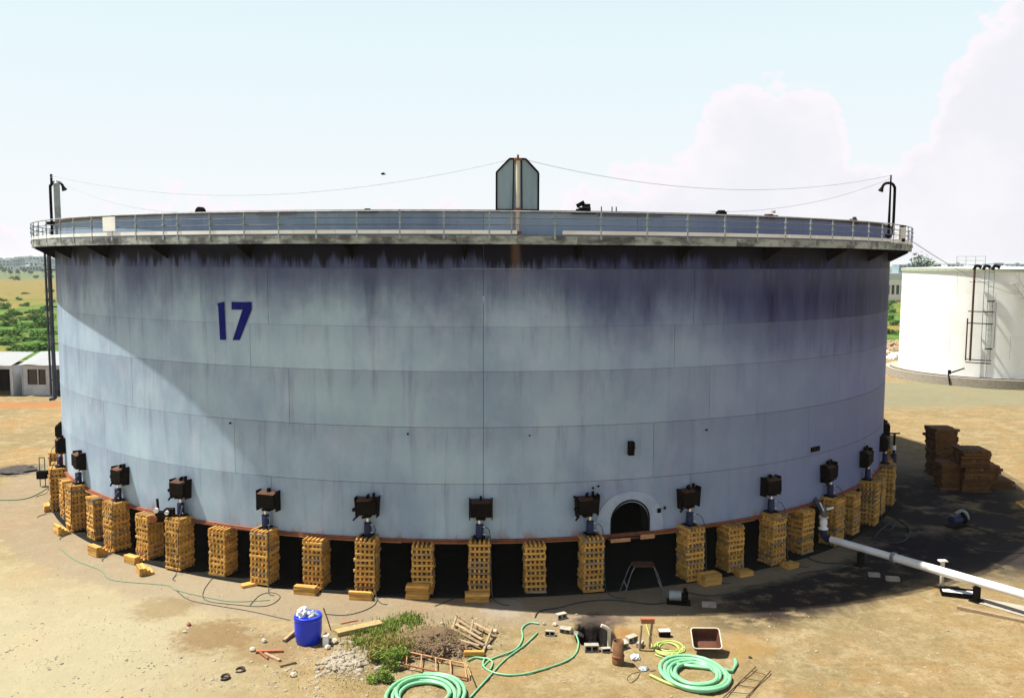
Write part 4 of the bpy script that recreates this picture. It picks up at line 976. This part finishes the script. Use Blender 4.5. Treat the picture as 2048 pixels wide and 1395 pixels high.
# pit surroundings
def hblock(px, py, rz, lab, m='concrete', s=1., tilt=0., holes=2):
    t = thing('hollow_block', lab, 'block', GZ(px, py), rz, None)
    L, W, H = .40 * s, .2 * s, .2 * s
    o = MB(); e = .03 * s
    o.box((0, 0, e / 2), (L, W, e)); o.box((0, 0, H - e / 2), (L, W, e))
    for k in range(holes + 1): o.box((-L / 2 + e / 2 + (L - e) * k / holes, 0, H / 2), (e, W, H - 2 * e))
    b_ = o.build('shell', M[m], t); o = MB(); o.box((0, W * .3, H / 2), (L - 2 * e, .02, H - 2 * e - .004)); o.build('core', M['dark_in'], t)
    t.rotation_euler.x = tilt; return t
hblock(1183, 1301, .02, 'hollow concrete block with two dark holes on the near edge of the pit', s=.95)
hblock(1212, 1303, .1, 'smaller hollow block beside the rusty pipe stub', s=.62, holes=1)
hblock(1122, 1236, .5, 'broken hollow block, furthest back of the rubble left of the pit', s=.8)
hblock(1132, 1264, -.4, 'pale block lying right of the rubble group left of the pit', s=.8, tilt=.25)
hblock(1100, 1270, -.2, 'block with reddish end beside the hose hook', m='concrete', s=.7, tilt=-.1)
hblock(1240, 1296, .4, 'pale block leaning behind the rusty pipe stub', s=1., tilt=.2)
hblock(1262, 1282, .6, 'pale block between the rusty pipe stub and the wooden posts', s=.85, tilt=.1)
hblock(1280, 1292, 1.1, 'dark holed block at the foot of the wooden posts', s=.7)
p = GZ(1118, 1258)
def stones(L):
    for (px, py, r_, m_, lab) in L:
        o = MB(); q = GZ(px, py); o.stone((0, 0, r_ * .4), r_); tag(o.build('stone', M[m_], None, q), lab, 'stone')
stones([(378, 1250, .09, 'brick', 'pinkish stone lying alone on the sand left of the sixth crib shadow'), (370, 1264, .06, 'stone', 'small pale stone just below the pinkish one'),
 (505, 1300, .10, 'stone', 'pale stone at the left end of the battens'), (528, 1283, .09, 'stone', 'pale stone above the reddish battens'), (586, 1352, .11, 'stone', 'round pinkish stone below the short batten'),
 (1110, 1250, .09, 'stone', 'pale stone among the rubble left of the pit'), (1088, 1248, .07, 'stone', 'small stone at the end of the green hose hook'), (835, 1243, .09, 'ash', 'dark stone at the right end of the grass strip'),
 (884, 1247, .07, 'stone', 'grey stone on top of the dirt mound'), (668, 1285, .13, 'stone', 'large pale stone right of the jerrycan'), (655, 1296, .10, 'stone', 'pale stone at the foot of the jerrycan'),
 (1500, 1315, .06, 'ash', 'small dark stone above the thin ladder'), (978, 1297, .1, 'stone', 'pale stone right of the broken pallet'), (990, 1265, .11, 'stone', 'whitish stone beyond the broken pallet')])
for (px, py, lab) in ((450, 1357, 'dark bent strip of rubber in the lower left'), (480, 1343, 'dark curved scrap beside the bent rubber strip')):
    o = MB(); q = G(px, py); o.tube(smooth_path([(-.1, .05, .03), (-.07, .1, .06), (.05, .1, .08), (.1, 0, .05), (.02, -.08, .03), (-.08, -.07, .03)], 4), .03, 8); tag(o.build('rubber_scrap', M['ash'], None, q), lab, 'scrap')
# white plastic pipe in the pit
q = G(1218, 1292)
o = MB(); o.tube([Vector(v) + q for v in smooth_path([(0, 0, -.2), (0, 0, .38), (-.02, 0, .48), (-.10, 0, .55), (-.22, 0, .60)], 5)], .05, 10); tag(o.build('bent_pipe', M['cream']), 'pale bent pipe rising out of the pit', 'pipe')
plank(1152, 1268, 1180, 1284, .12, .10, 'concrete', 'white kerb piece on the left edge of the pit', 'kerb stone', name='kerb_stone')
t = thing('pipe_stub', 'rusty upright pipe stub standing right of the pit', 'pipe', G(1236, 1326))
o = MB(); o.lathe([(.155, 0), (.16, .18), (.145, .2), (.145, .62), (.125, .62), (.125, .2)], 18); o.build('pipe', mat('stub', (.17, .085, .035), .85, col2=(.08, .04, .02), sc=5, bump=.4), t)
o = MB(); o.lathe([(.15, .18), (.17, .2), (.17, .23), (.15, .25)], 18); o.build('collar', M['rust'], t)
q = G(1282, 1300)
t = thing('wooden_mallet', 'upright wooden handle with a brown block head beside the small coil', 'mallet', q)
o = MB(); o.bbox((0, 0, .0), (.75, .06, .06), .01, Tr((.28, .1, .42)) @ Matrix.Rotation(-PI / 2 + .1, 4, 'Y')); o.build('handle', M['timber_old'], t)
o = MB(); o.box((.18, .1, .80), (.36, .16, .13)); o.build('head', M['brick'], t)
o = MB(); o.bbox((0, 0, 0), (.72, .08, .05), .01, Tr((-.02, .0, .36)) @ Matrix.Rotation(-PI / 2 + .06, 4, 'Y')); tag(o.build('wood_stake', M['timber_old'], None, q), 'pale upright wooden stake left of the mallet', 'stake')
t = thing('battery', 'black box with white lid lying above the small hose coil', 'battery box', G(1329, 1272), .02)
o = MB(); o.box((0, 0, .08), (.30, .17, .16)); o.build('case', M['steel_black'], t); o = MB(); o.box((0, 0, .175), (.31, .18, .03)); o.build('lid', M['plastic_white'], t)
rag('plastic_bag', GZ(1270, 1318) + Vector((0, 0, .05)), .12, 'plastic_white', 'crumpled white plastic bag left of the large hose coil', 'bag', .8, 21)
rag('rag', GZ(1288, 1338) + Vector((0, 0, .02)), .12, 'galv', 'grey rag lying below the white plastic bag', 'rag', .4, 33)
rag('plastic_bag', GZ(835, 1362) + Vector((0, 0, .03)), .07, 'plastic_white', 'small white scrap inside the mint hose coil', 'scrap', .8, 41)
rag('ash_heap', GZ(35, 940) + Vector((0, 0, .02)), .9, 'ash', 'low heap of black ash on the sand at the far left', 'ash heap', .12, 51)
# gravel and small stones as ground cover
o = MB()
for i in range(3600):
    if random.random() < .6: px, py = random.uniform(-20, 760), random.triangular(1200, 1420, 1320)
    else: px, py = random.uniform(-20, 2060), random.uniform(1225, 1420)
    q = GZ(px, py)
    if noise.noise((q.x * .9, q.y * .9, 4)) + .5 * noise.noise((q.x * 3, q.y * 3, 8)) < random.uniform(-.1, .45): continue
    if math.hypot(q.x - PIT.x, q.y - PIT.y) < .75: continue
    o.stone((q.x, q.y, q.z + .004), random.choice((.010, .012, .015, .015, .02, .028, .045)) * random.uniform(.7, 1.2), .6)
tag(o.build('gravel', M['stone']), kind='stuff')
o = MB()
for i in range(420):
    a, b = random.gauss(0, 1), random.gauss(0, 1); q = GZ(692 + a * 36, 1322 + b * 17); o.stone((q.x, q.y, q.z + .0), random.choice((.02, .03, .03, .045, .08)) * random.uniform(.8, 1.2), .7)
for i in range(300):
    a, b = random.gauss(0, 1), random.gauss(0, 1); q = GZ(880 + a * 45, 1292 + b * 16); pass
tag(o.build('rubble', M['stone']), kind='stuff')
o = MB()
for i in range(600):
    a, b = random.gauss(0, 1), random.gauss(0, 1); q = GZ(865 + a * 50, 1290 + b * 18); o.stone((q.x, q.y, q.z + .004), random.uniform(.012, .05), .7)
tag(o.build('dirt_clods', mat('clod', (.17, .115, .075), .95, col2=(.10, .065, .045), sc=6, var=.1)), kind='stuff')
# ------------------------------------------------------------------ weeds
def blades(pts, m, name, hmin, hmax, wd=.012, spread=.5):
    vs = []; fs = []
    for q in pts:
        h_ = random.uniform(hmin, hmax); a = random.random() * 6.28; l = random.uniform(0, spread) * h_
        dx_, dy_ = math.cos(a), math.sin(a); w2 = wd * random.uniform(.6, 1.5); b = len(vs)
        sx, sy = -dy_ * w2, dx_ * w2
        vs += [(q.x - sx, q.y - sy, q.z - .01), (q.x + sx, q.y + sy, q.z - .01), (q.x + dx_ * l * .4 + sx, q.y + dy_ * l * .4 + sy, q.z + h_ * .6), (q.x + dx_ * l * .4 - sx, q.y + dy_ * l * .4 - sy, q.z + h_ * .6), (q.x + dx_ * l, q.y + dy_ * l, q.z + h_)]
        fs += [(b, b + 1, b + 2, b + 3), (b + 3, b + 2, b + 4)]
    me = bpy.data.meshes.new(name); me.from_pydata(vs, [], fs); me.materials.append(M[m]); return tag(link(name, me), kind='stuff')
S1 = []
for i in range(4200):
    f_ = random.random(); px = 715 + 115 * f_ + random.gauss(0, 12); py = 1290 - 52 * f_ ** .6 + random.gauss(0, 7); q_ = GZ(px, py)
    if noise.noise((q_.x * 3, q_.y * 3, 1)) > -.18: S1.append(q_)
blades(S1, 'leaf_bright', 'grass', .03, .12, .009, .9)
blades([q + Vector((random.gauss(0, .08), random.gauss(0, .08), 0)) for q in S1[::3]], 'leaf_dry', 'dry_grass', .03, .13, .007, .9)
blades([GZ(random.gauss(775, 30), random.gauss(1290, 14)) for i in range(3000)] + [GZ(random.gauss(900, 50), random.gauss(1262, 12)) for i in range(700)], 'leaf_dry', 'dry_grass', .04, .14, .006, .9)
blades([GZ(random.gauss(720, 60), random.gauss(1350, 22)) for i in range(900)] + [GZ(random.uniform(0, 600), random.uniform(1120, 1390)) for i in range(300)], 'leaf_dry', 'dry_grass', .02, .06, .006, .9)
def leafball(n, rx, ry, rz, ls, m, name, seed=0, clumps=7):
    rnd = random.Random(seed); vs = []; fs = []
    C = [(rnd.uniform(-.6, .6), rnd.uniform(-.6, .6), rnd.uniform(.15, .8), rnd.uniform(.25, .55)) for _ in range(clumps)]
    for i in range(n):
        c = rnd.choice(C); u = Vector((rnd.gauss(0, 1), rnd.gauss(0, 1), rnd.gauss(0, 1))).normalized() * c[3] * rnd.uniform(.5, 1.05)
        p = Vector(((c[0] + u.x) * rx, (c[1] + u.y) * ry, max(.02, (c[2] + u.z * .8)) * rz))
        a = Vector((rnd.gauss(0, 1), rnd.gauss(0, 1), rnd.gauss(0, .6))).normalized(); b = a.cross(Vector((rnd.gauss(0, 1), rnd.gauss(0, 1), rnd.gauss(0, 1)))).normalized()
        s_ = ls * rnd.uniform(.6, 1.4); k = len(vs)
        vs += [p - a * s_, p + b * s_ * .5, p + a * s_, p - b * s_ * .5]; fs.append((k, k + 1, k + 2, k + 3))
    me = bpy.data.meshes.new(name); me.from_pydata(vs, [], fs); me.materials.append(M[m]); return me
for (px, py, rx, h_, lab, m_) in ((775, 1335, .42, .55, 'bright green leafy weed behind the mint hose coil', 'leaf_bright'), (762, 1362, .38, .40, 'low green weed at the left of the mint hose coil', 'leaf_bright'), (752, 1322, .30, .42, 'dry brownish weed between the rubble and the lattice frame', 'leaf_dry'), (803, 1318, .30, .35, 'green weed growing through the lattice frame', 'leaf_bright')):
    q = GZ(px, py); t = thing('weed', lab, 'weed', q)
    link('foliage', leafball(1300, rx, rx * .7, h_, .028, m_, 'foliage', px), t)
    o = MB()
    for k in range(7): a = random.random() * 6.28; o.tube([(0, 0, 0), (.1 * math.cos(a), .1 * math.sin(a), h_ * .4), (rx * .6 * math.cos(a), rx * .5 * math.sin(a), h_ * .75)], .006, 4)
    o.build('stems', M['straw'], t)

# ------------------------------------------------------------------ sheds at the left
def shed(px, lab, w_, x_off, front):
    q = G(px, 790); t = thing('shed', lab, 'shed', q, math.radians(-4))
    d_ = 2.6; hf, hb = 2.35, 2.75; th = .06
    def bx(nm, c, d, m): o = MB(); o.box(c, d); return o.build(nm, M[m], t)
    bx('side_wall', (th / 2, d_ / 2, hf / 2), (th, d_, hf), 'shed_white'); bx('side_wall', (w_ - th / 2, d_ / 2, hf / 2), (th, d_, hf), 'shed_white'); bx('back_wall', (w_ / 2, d_ - th / 2, hf / 2), (w_ - 2 * th - .01, th, hf), 'shed_white' if front else 'dark_in')  # open shed's shaded interior is painted as a near-black back wall
    if front:
        bx('front_panel', (1.0, .03, .42), (1.8, th, .84), 'shed_white'); bx('front_panel', (.28, .03, 1.45), (.35, th, 1.2), 'shed_white')
        bx('lintel', (w_ / 2, .03, 2.19), (w_ - 2 * th - .01, th, .3), 'shed_white')
        bx('mullion', (1.28, .03, 1.44), (.07, th, 1.18), 'shed_white'); bx('window_pane', (1.12, .12, 1.44), (1.4, .02, 1.2), 'glass_dark')
        bx('door', (2.32, .02, 1.02), (.82, .05, 2.0), 'shed_white'); o = MB(); o.box((2.32, -.012, .55), (.6, .012, .7)); o.build('door_panel', M['sheet_roof'], t)
        bx('front_panel', (w_ - .3, .03, 1.02), (.5, th, 2.04), 'shed_white')
    else:
        bx('corner_post', (.1, .03, hf / 2), (.12, th, hf), 'shed_white'); bx('corner_post', (w_ - .14, .03, hf / 2), (.16, th, hf), 'shed_white'); bx('lintel', (w_ / 2, .03, 2.2), (w_ - .4, th, .28), 'shed_white')
    o = MB(); n_ = int(w_ / .12) * 2; vs = []
    for i in range(n_ + 1):
        x = -.08 + (w_ + .16) * i / n_; z = .03 * (i % 2); sg = .12 * noise.noise((x * .6, 4, w_))
        for (yy, zz) in ((-.35, hf + .02 + sg), (d_ + .3, hb + .35 + sg * .5)): vs += [(x, yy, zz + z), (x, yy, zz + z - .02)]
    for i in range(n_):
        a = 4 * i; b = a + 4; o.add([], []); 
    fs = []
    for i in range(n_): a = 4 * i; b = a + 4; fs += [(a, b, b + 2, a + 2), (a + 1, a + 3, b + 3, b + 1), (a, a + 1, b + 1, b)]
    o.add(vs, fs); o.build('roof', M['sheet_roof'], t)
    for k in range(3): bx('roof_batten', (w_ / 2, .3 + k, hf - .04 + k * .15), (w_ - .2, .06, .05), 'timber_old')
    return t
shed(45, 'white shed with dark window and pale sheet roof next to the tank', 3.9, 0, True)
shed(-78, 'open fronted shed with pale sheet roof at the left edge', 4.15, 0, False)
# ------------------------------------------------------------------ shrubs, trees
SH = [leafball(700, 1.5, 1.5, 1.7, .16, 'leaf', 'foliage', 40 + k, 8) for k in range(4)]
stm = MB()
for k in range(6): a = k * 1.05; stm.tube([(0, 0, 0), (.25 * math.cos(a), .25 * math.sin(a), .5), (.8 * math.cos(a), .8 * math.sin(a), 1.1)], .03, 4)
sme = stm.mesh('stems', M['timber_old'])
rs = random.Random(5)
SHL = []
def shrub(px, py, s_, lab='rounded green scrub bush growing in the field beyond the sheds', grp='green scrub bushes in the field beyond the sheds'):
    t = thing('shrub', lab, 'shrub', G(px, py), rs.random() * 6, grp); t.scale = (s_ * rs.uniform(.9, 1.5), s_ * rs.uniform(.9, 1.3), s_ * rs.uniform(.4, .8))
    link('foliage', rs.choice(SH), t); link('stems', sme, t); SHL.append((px, py, t))
for (px, py, s_) in [(96, 640, .9), (100, 668, 1.0), (60, 640, 1.1), (30, 634, 1.2), (5, 640, 1.0), (75, 655, 1.2), (85, 700, .9), (55, 705, .8), (25, 700, .7), (98, 605, 1.0), (50, 612, .8), (12, 618, 1.1), (90, 682, .8), (40, 664, 1.2), (4, 672, 1.2), (18, 652, 1.1), (66, 628, 1.2), (92, 622, 1.1), (3, 602, .9), (36, 600, .7), (100, 585, 1.2), (52, 588, .8), (97, 555, 1.6), (70, 556, 1.4), (30, 560, 1.8), (48, 682, .9), (10, 690, 1.0), (72, 678, .9)]:
    shrub(px, py, s_)
for (px, py, s_) in [(1778, 612, 1.3), (1790, 606, 1.2), (1784, 625, 1.0), (1776, 640, .9), (1792, 650, .9), (1782, 668, .8), (1768, 620, 1.0), (1760, 650, 1)]:
    shrub(px, py, s_, 'green bush in the gap between the grey tank and the white tank', 'bushes in the gap between the two tanks')
stones([])
o = MB()
for i in range(160):
    q = G(random.uniform(1760, 1797), random.uniform(684, 712)); o.stone((q.x, q.y, .15), random.uniform(.12, .4), .8)
tag(o.build('debris', M['timber_old']), kind='stuff')
for k, (px, py) in enumerate([(1775, 708), (1789, 712), (1783, 716)]):
    rag('sack', G(px, py), .55, 'plastic_white', ['pale sack in the gap, left one of the three', 'pale sack in the gap, right one of the three', 'pale sack in the gap, nearest of the three'][k], 'sack', .8, 60 + k)
TRM = []; TRL = []; BDL = []
for k in range(4):
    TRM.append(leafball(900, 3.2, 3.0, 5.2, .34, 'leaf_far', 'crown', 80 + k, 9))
trk = MB(); trk.tube([(0, 0, 0), (.1, 0, 2), (0, .1, 3.6)], .28, 7, True, .12); trk.tube([(.05, 0, 1.8), (1, .4, 3.4)], .12, 5); trk.tube([(.05, 0, 2), (-.9, -.4, 3.6)], .11, 5); trm = trk.mesh('trunk', M['timber_old'])
def tree(dist, px, s_, lab, grp):
    d = ray(px, 517); d.z = 0; q = d * (dist / d.y); t = thing('tree', lab, 'tree', q, rs.random() * 6, grp); s_ *= (1 if px in (1848, 1832) else .55); t.scale = (s_ * rs.uniform(.9, 1.2), s_, s_ * rs.uniform(.85, 1.1))
    c = link('crown', rs.choice(TRM), t, (0, 0, 1.8)); link('trunk', trm, t); TRL.append((px, grp, t))
tree(330, 1848, 1.9, 'largest round tree on the horizon beyond the white tank', None)
tree(350, 1832, 1.3, 'smaller tree left of the largest round tree beyond the white tank', None)
for (dd, px, s_) in [(420, 1870, 1.5), (400, 1893, 1.7), (430, 1925, 1.5), (380, 1905, 1.4), (520, 1945, 1.7), (480, 1990, 1.6), (420, 2003, 1.7), (400, 2020, 1.3), (450, 2035, 1.9), (420, 2048, 1.8), (410, 1815, 1.3), (520, 1885, 1.6), (600, 1960, 2), (600, 2028, 2)]:
    tree(dd, px, s_, 'small hazy tree on the skyline above the white tank', 'hazy trees on the skyline above the white tank')
for (dd, px, s_) in [(640, 20, 1.3), (700, 8, 1.2), (620, 34, 1.2), (660, 60, 1.1), (760, 84, 1.3), (580, 98, 1.2), (720, 48, 1.3), (800, 2, 1.5)]:
    tree(dd, px, s_, 'small hazy tree before the distant buildings at the far left', 'hazy trees before the distant town')
# ------------------------------------------------------------------ distant buildings
BM = [mat('bld%d' % i, c, .8, var=.08, sc=.1) for i, c in enumerate([(.36, .48, .56), (.66, .70, .72), (.30, .42, .50), (.45, .52, .55), (.75, .78, .78)])]  # haze painted into the wall colours as a pale blue tint
def building(dist, px, w_, h_, dep, lab, grp, floors=2, cols=4, k=0):
    d = ray(px, 517); d.z = 0; q = d * (dist / d.y)
    t = thing('building', lab, 'building', q, rs.uniform(-.25, .25), grp)
    o = MB(); o.box((0, dep / 2, h_ / 2), (w_, dep, h_)); o.build('walls', BM[k % 5], t)
    o = MB(); o.box((0, dep / 2, h_ + .25), (w_ + .5, dep + .5, .5)); 
    if w_ > 9: o.box((w_ * .25, dep / 2, h_ + 1.2), (w_ * .2, dep * .3, 1.5))
    o.build('roof', BM[(k + 1) % 5], t)
    wm = MB(); wm.box((0, -.03, 0), (w_ / cols * .5, .1, h_ / floors * .45)); wme = wm.mesh('window', M['glass_dark'])
    for f_ in range(floors):
        for c_ in range(cols): link('window', wme, t, (-w_ / 2 + w_ * (c_ + .5) / cols, -.04, h_ * (f_ + .55) / floors))
    BDL.append((px, grp, t)); return t
B = [(1150, 4, 18, 10), (1250, 22, 14, 13), (1100, 34, 9, 11), (1200, 42, 10, 14), (1180, 58, 22, 9), (1300, 72, 20, 15), (1120, 84, 12, 8), (1250, 95, 18, 12), (1500, 12, 30, 12), (1500, 50, 26, 16), (1450, 80, 28, 14), (900, 14, 12, 4.5), (880, 70, 11, 4.5), (950, 44, 14, 4), (820, 92, 10, 4), (1000, 104, 14, 6), (1350, -10, 20, 12)]
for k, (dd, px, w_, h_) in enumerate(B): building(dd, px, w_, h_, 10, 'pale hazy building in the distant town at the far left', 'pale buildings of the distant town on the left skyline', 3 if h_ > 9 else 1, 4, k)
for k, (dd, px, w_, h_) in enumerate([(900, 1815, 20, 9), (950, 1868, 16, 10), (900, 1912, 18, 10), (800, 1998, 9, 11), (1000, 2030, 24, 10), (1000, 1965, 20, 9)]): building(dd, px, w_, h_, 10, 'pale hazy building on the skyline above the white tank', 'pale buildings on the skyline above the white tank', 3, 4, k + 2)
ORDS = ['leftmost', 'second from the left', 'third from the left', 'fourth from the left', 'fifth from the left', 'sixth from the left', 'seventh from the left', 'eighth from the left', 'ninth from the left', 'tenth from the left', 'eleventh from the left', 'twelfth from the left', 'thirteenth from the left', 'fourteenth from the left', 'fifteenth from the left', 'sixteenth from the left', 'seventeenth from the left', 'rightmost']
def relabel(L, text):
    for k, (px, t) in enumerate(sorted(L, key=lambda e: e[0])): t['label'] = text % ORDS[k]
for lo, hi, tx in ((0, 595, 'dark bush in the far brown field, %s'), (595, 632, 'green bush at the edge of the brown field, %s'), (632, 662, 'green bush in the middle of the scrub, %s'), (662, 999, 'green bush near the shed roofs, %s')):
    relabel([(px, t) for px, py, t in SHL if px < 200 and lo <= py < hi], tx)
for k, (px, t) in enumerate(sorted([(py, t) for px, py, t in SHL if px > 200], key=lambda e: e[0])): t['label'] = 'green bush in the gap between the tanks, %s' % (['farthest', 'second farthest', 'third farthest', 'fourth farthest', 'fifth farthest', 'third nearest', 'second nearest', 'nearest'][k])
relabel([(px, t) for px, gg, t in TRL if gg and 'tank' in gg], 'small hazy tree above the white tank, %s')
relabel([(px, t) for px, gg, t in TRL if gg and 'town' in gg], 'small hazy tree before the distant town, %s')
relabel([(px, t) for px, gg, t in BDL if 'town' in gg], 'pale hazy building of the distant town, %s')
relabel([(px, t) for px, gg, t in BDL if 'tank' in gg], 'pale hazy building above the white tank, %s')
# white house in the gap
d = ray(1770, 517); d.z = 0; q = d * (250 / d.y)
t = thing('house', 'long white house with tall dark windows in the gap between the two tanks', 'house', q, 0)
o = MB(); o.box((0, 4, 3), (22, 8, 6)); o.build('walls', M['white_paint'], t)
o = MB(); o.box((0, 4, 6.6), (23, 9, .35)); o.box((0, 4, 7.2), (21.6, 7.6, 1.0)); o.build('roof', M['sheet_roof'], t)
wm = MB(); wm.box((0, -.05, 0), (.75, .12, 2.6)); wme = wm.mesh('window', M['glass_dark'])
for k in range(14): link('window', wme, t, (-9.5 + k * 1.35, -.01, 3.1))

# ------------------------------------------------------------------ white tank right
WX = G(1973, 600).normalized()
dvec = ray(1980, 600); dvec.z = 0; dvec.normalize(); wc = dvec * 93.5; wr = 7.5
wt = thing('white_tank', 'white round storage tank with ladder at the right edge', 'storage tank', wc)
def WP(phi, r, z): a = math.radians(phi); return Vector((r * math.sin(a), -r * math.cos(a), z))
base_rot = math.atan2(wc.x, wc.y)      # phi measured from the line of sight
def wm_(a): return a - math.degrees(base_rot)
wmat = mat('white_tank_paint', (.86, .88, .86), .55, col2=(.78, .77, .72), sc=.5, stretch=(1, 1, .3), amt=.6, bump=.03)
zs = [.75, 2.5, 4.3, 6.1, 7.9, 9.75]
for i in range(5):
    for k in range(10):
        p0 = wm_(k * 36 + i * 13); mb = MB(); vs = []; fs = []
        mb.arc(p0 + .08, p0 + 35.92, wr - .03, wr, zs[i] + .004, zs[i + 1] - .002, 14); mb.build('shell_plate', wmat, wt)
mb = MB(); mb.arc(0, 360, wr - .05, wr + .12, 9.751, 10.0, 96); mb.build('top_ring', mat('ring_green', (.42, .47, .36), .7), wt)
mb = MB(); mb.lathe([(wr, 10.01), (0.01, 10.25)], 64); mb.build('roof', wmat, wt)
mb = MB(); mb.lathe([(wr - .1, .5), (wr - .1, 9.5)], 64); mb.build('inner_shell', wmat, wt)
mb = MB(); mb.arc(0, 360, wr - .3, wr + 1.1, 0, .74, 96)
tag(mb.build('tank_plinth', M['concrete'], None, wc), 'grey concrete ring plinth under the white tank', 'plinth')
mb = MB(); mb.tube([wc + WP(wm_(a), wr + .75, .80) for a in range(-80, 81, 4)], .035, 6); tag(mb.build('ring_pipe', M['steel_black']), 'dark thin pipe running along the plinth of the white tank', 'pipe')
# ladder and pipes
def wpart(nm, segs, r_, m, par=wt):
    mb = MB()
    for s_ in segs: mb.tube(s_, r_, 7)
    return mb.build(nm, M[m], par)
wpart('standpipe', [[WP(wm_(-9), wr + .55, 10.2), WP(wm_(-9), wr + .55, 2.2)]], .09, 'steel_brown')
wpart('standpipe', [[WP(wm_(-11.5), wr + .55, 5.8), WP(wm_(-11.5), wr + .55, 2.2)]], .06, 'steel_brown')
lad = wpart('ladder_rail', [[WP(wm_(-1.2), wr + .55, 10.2), WP(wm_(-1.2), wr + .55, 2.3)], [WP(wm_(1.6), wr + .55, 10.2), WP(wm_(1.6), wr + .55, 2.3)]], .03, 'galv')
rg = [[WP(wm_(-1.2), wr + .55, 2.5 + k * .4), WP(wm_(1.6), wr + .55, 2.5 + k * .4)] for k in range(19)]
for s_ in rg: wpart('rung', [s_], .02, 'galv', lad)
wpart('cage_bar', [[WP(wm_(3.2), wr + 1.05, 7.2), WP(wm_(3.2), wr + 1.05, 3.4)], [WP(wm_(-3.2), wr + 1.0, 9.9), WP(wm_(-3.2), wr + 1.0, 3.4)]], .025, 'galv_dark')
for z_ in (8.9, 6.4, 5.4, 2.3, 2.05): wpart('bracket', [[WP(wm_(-11.5), wr + .5, z_), WP(wm_(-5), wr + .62, z_), WP(wm_(2.4), wr + .6, z_)]], .045, 'steel_black' if z_ < 8 else 'galv')
for z_ in (7.3, 3.3): 
    mb = MB(); mb.box((0, 0, 0), (.5, .3, .09), Tr(WP(wm_(.6), wr + .7, z_))); mb.build('platform', M['steel_black'], wt)
for a, nm in ((-8, 'vent_hood'), (-3, 'vent_hood'), (1.8, 'vent_hood')):
    mb = MB(); mb.tube(smooth_path([WP(wm_(a - 1.6), wr + .5, 9.95), WP(wm_(a), wr + .55, 10.25), WP(wm_(a + 2.6), wr + .55, 10.1)], 4), .14, 8); mb.build(nm, M['steel_black'], wt)
wpart('drain_pipe', [smooth_path([WP(wm_(-12), wr + .4, 1.5), WP(wm_(-20), wr + .5, 1.0), WP(wm_(-21), wr + .5, .8), WP(wm_(-19), wr + 1.15, .78), WP(wm_(-18), wr + 1.2, .05)], 5)], .06, 'steel_black')
mb = MB(); mb.cyl(WP(wm_(-20.5), wr + .5, .9), WP(wm_(-20.5), wr + .5, 1.25), .14, 8); mb.build('drain_valve', M['steel_black'], wt)
for k in range(4):
    pass
rl = []
for z_ in (.35, .7, 1.05): rl.append([WP(wm_(a), wr - .3, 10 + z_) for a in (-22, -16, -10, -4)])
for a in (-22, -16, -10, -4): rl.append([WP(wm_(a), wr - .3, 9.9), WP(wm_(a), wr - .3, 11.05)])
wpart('roof_rail', rl, .02, 'galv')
# curved stair seen as its shadow and rail on the shaded side
st_ = [WP(wm_(12 + k * 3.1), wr + .5, 8.8 - k * .62) for k in range(13)]
wpart('stair_rail', [[q + Vector((0, 0, .9)) for q in st_], st_], .03, 'cream')
for q in st_: 
    mb = MB(); mb.box((0, 0, 0), (.5, .5, .03), Tr(q)); mb.build('stair_tread', M['cream'], wt)

# ------------------------------------------------------------------ haze
HAZE = .00013
hb = MB(); hb.box((0, 1650, 8.7), (5700, 4000, 20.2))
hm = bpy.data.materials.new('haze_air'); hm.use_nodes = True; hn = hm.node_tree; hn.nodes.clear()
ho = hn.nodes.new('ShaderNodeOutputMaterial'); hv = hn.nodes.new('ShaderNodeVolumePrincipled'); hv.inputs['Color'].default_value = (.93, .96, 1, 1); hv.inputs['Density'].default_value = HAZE; hv.inputs['Anisotropy'].default_value = .2
hn.links.new(hv.outputs[0], ho.inputs['Volume'])
o = hb.build('haze', hm); tag(o, kind='stuff')
SC.cycles.volume_bounces = 1
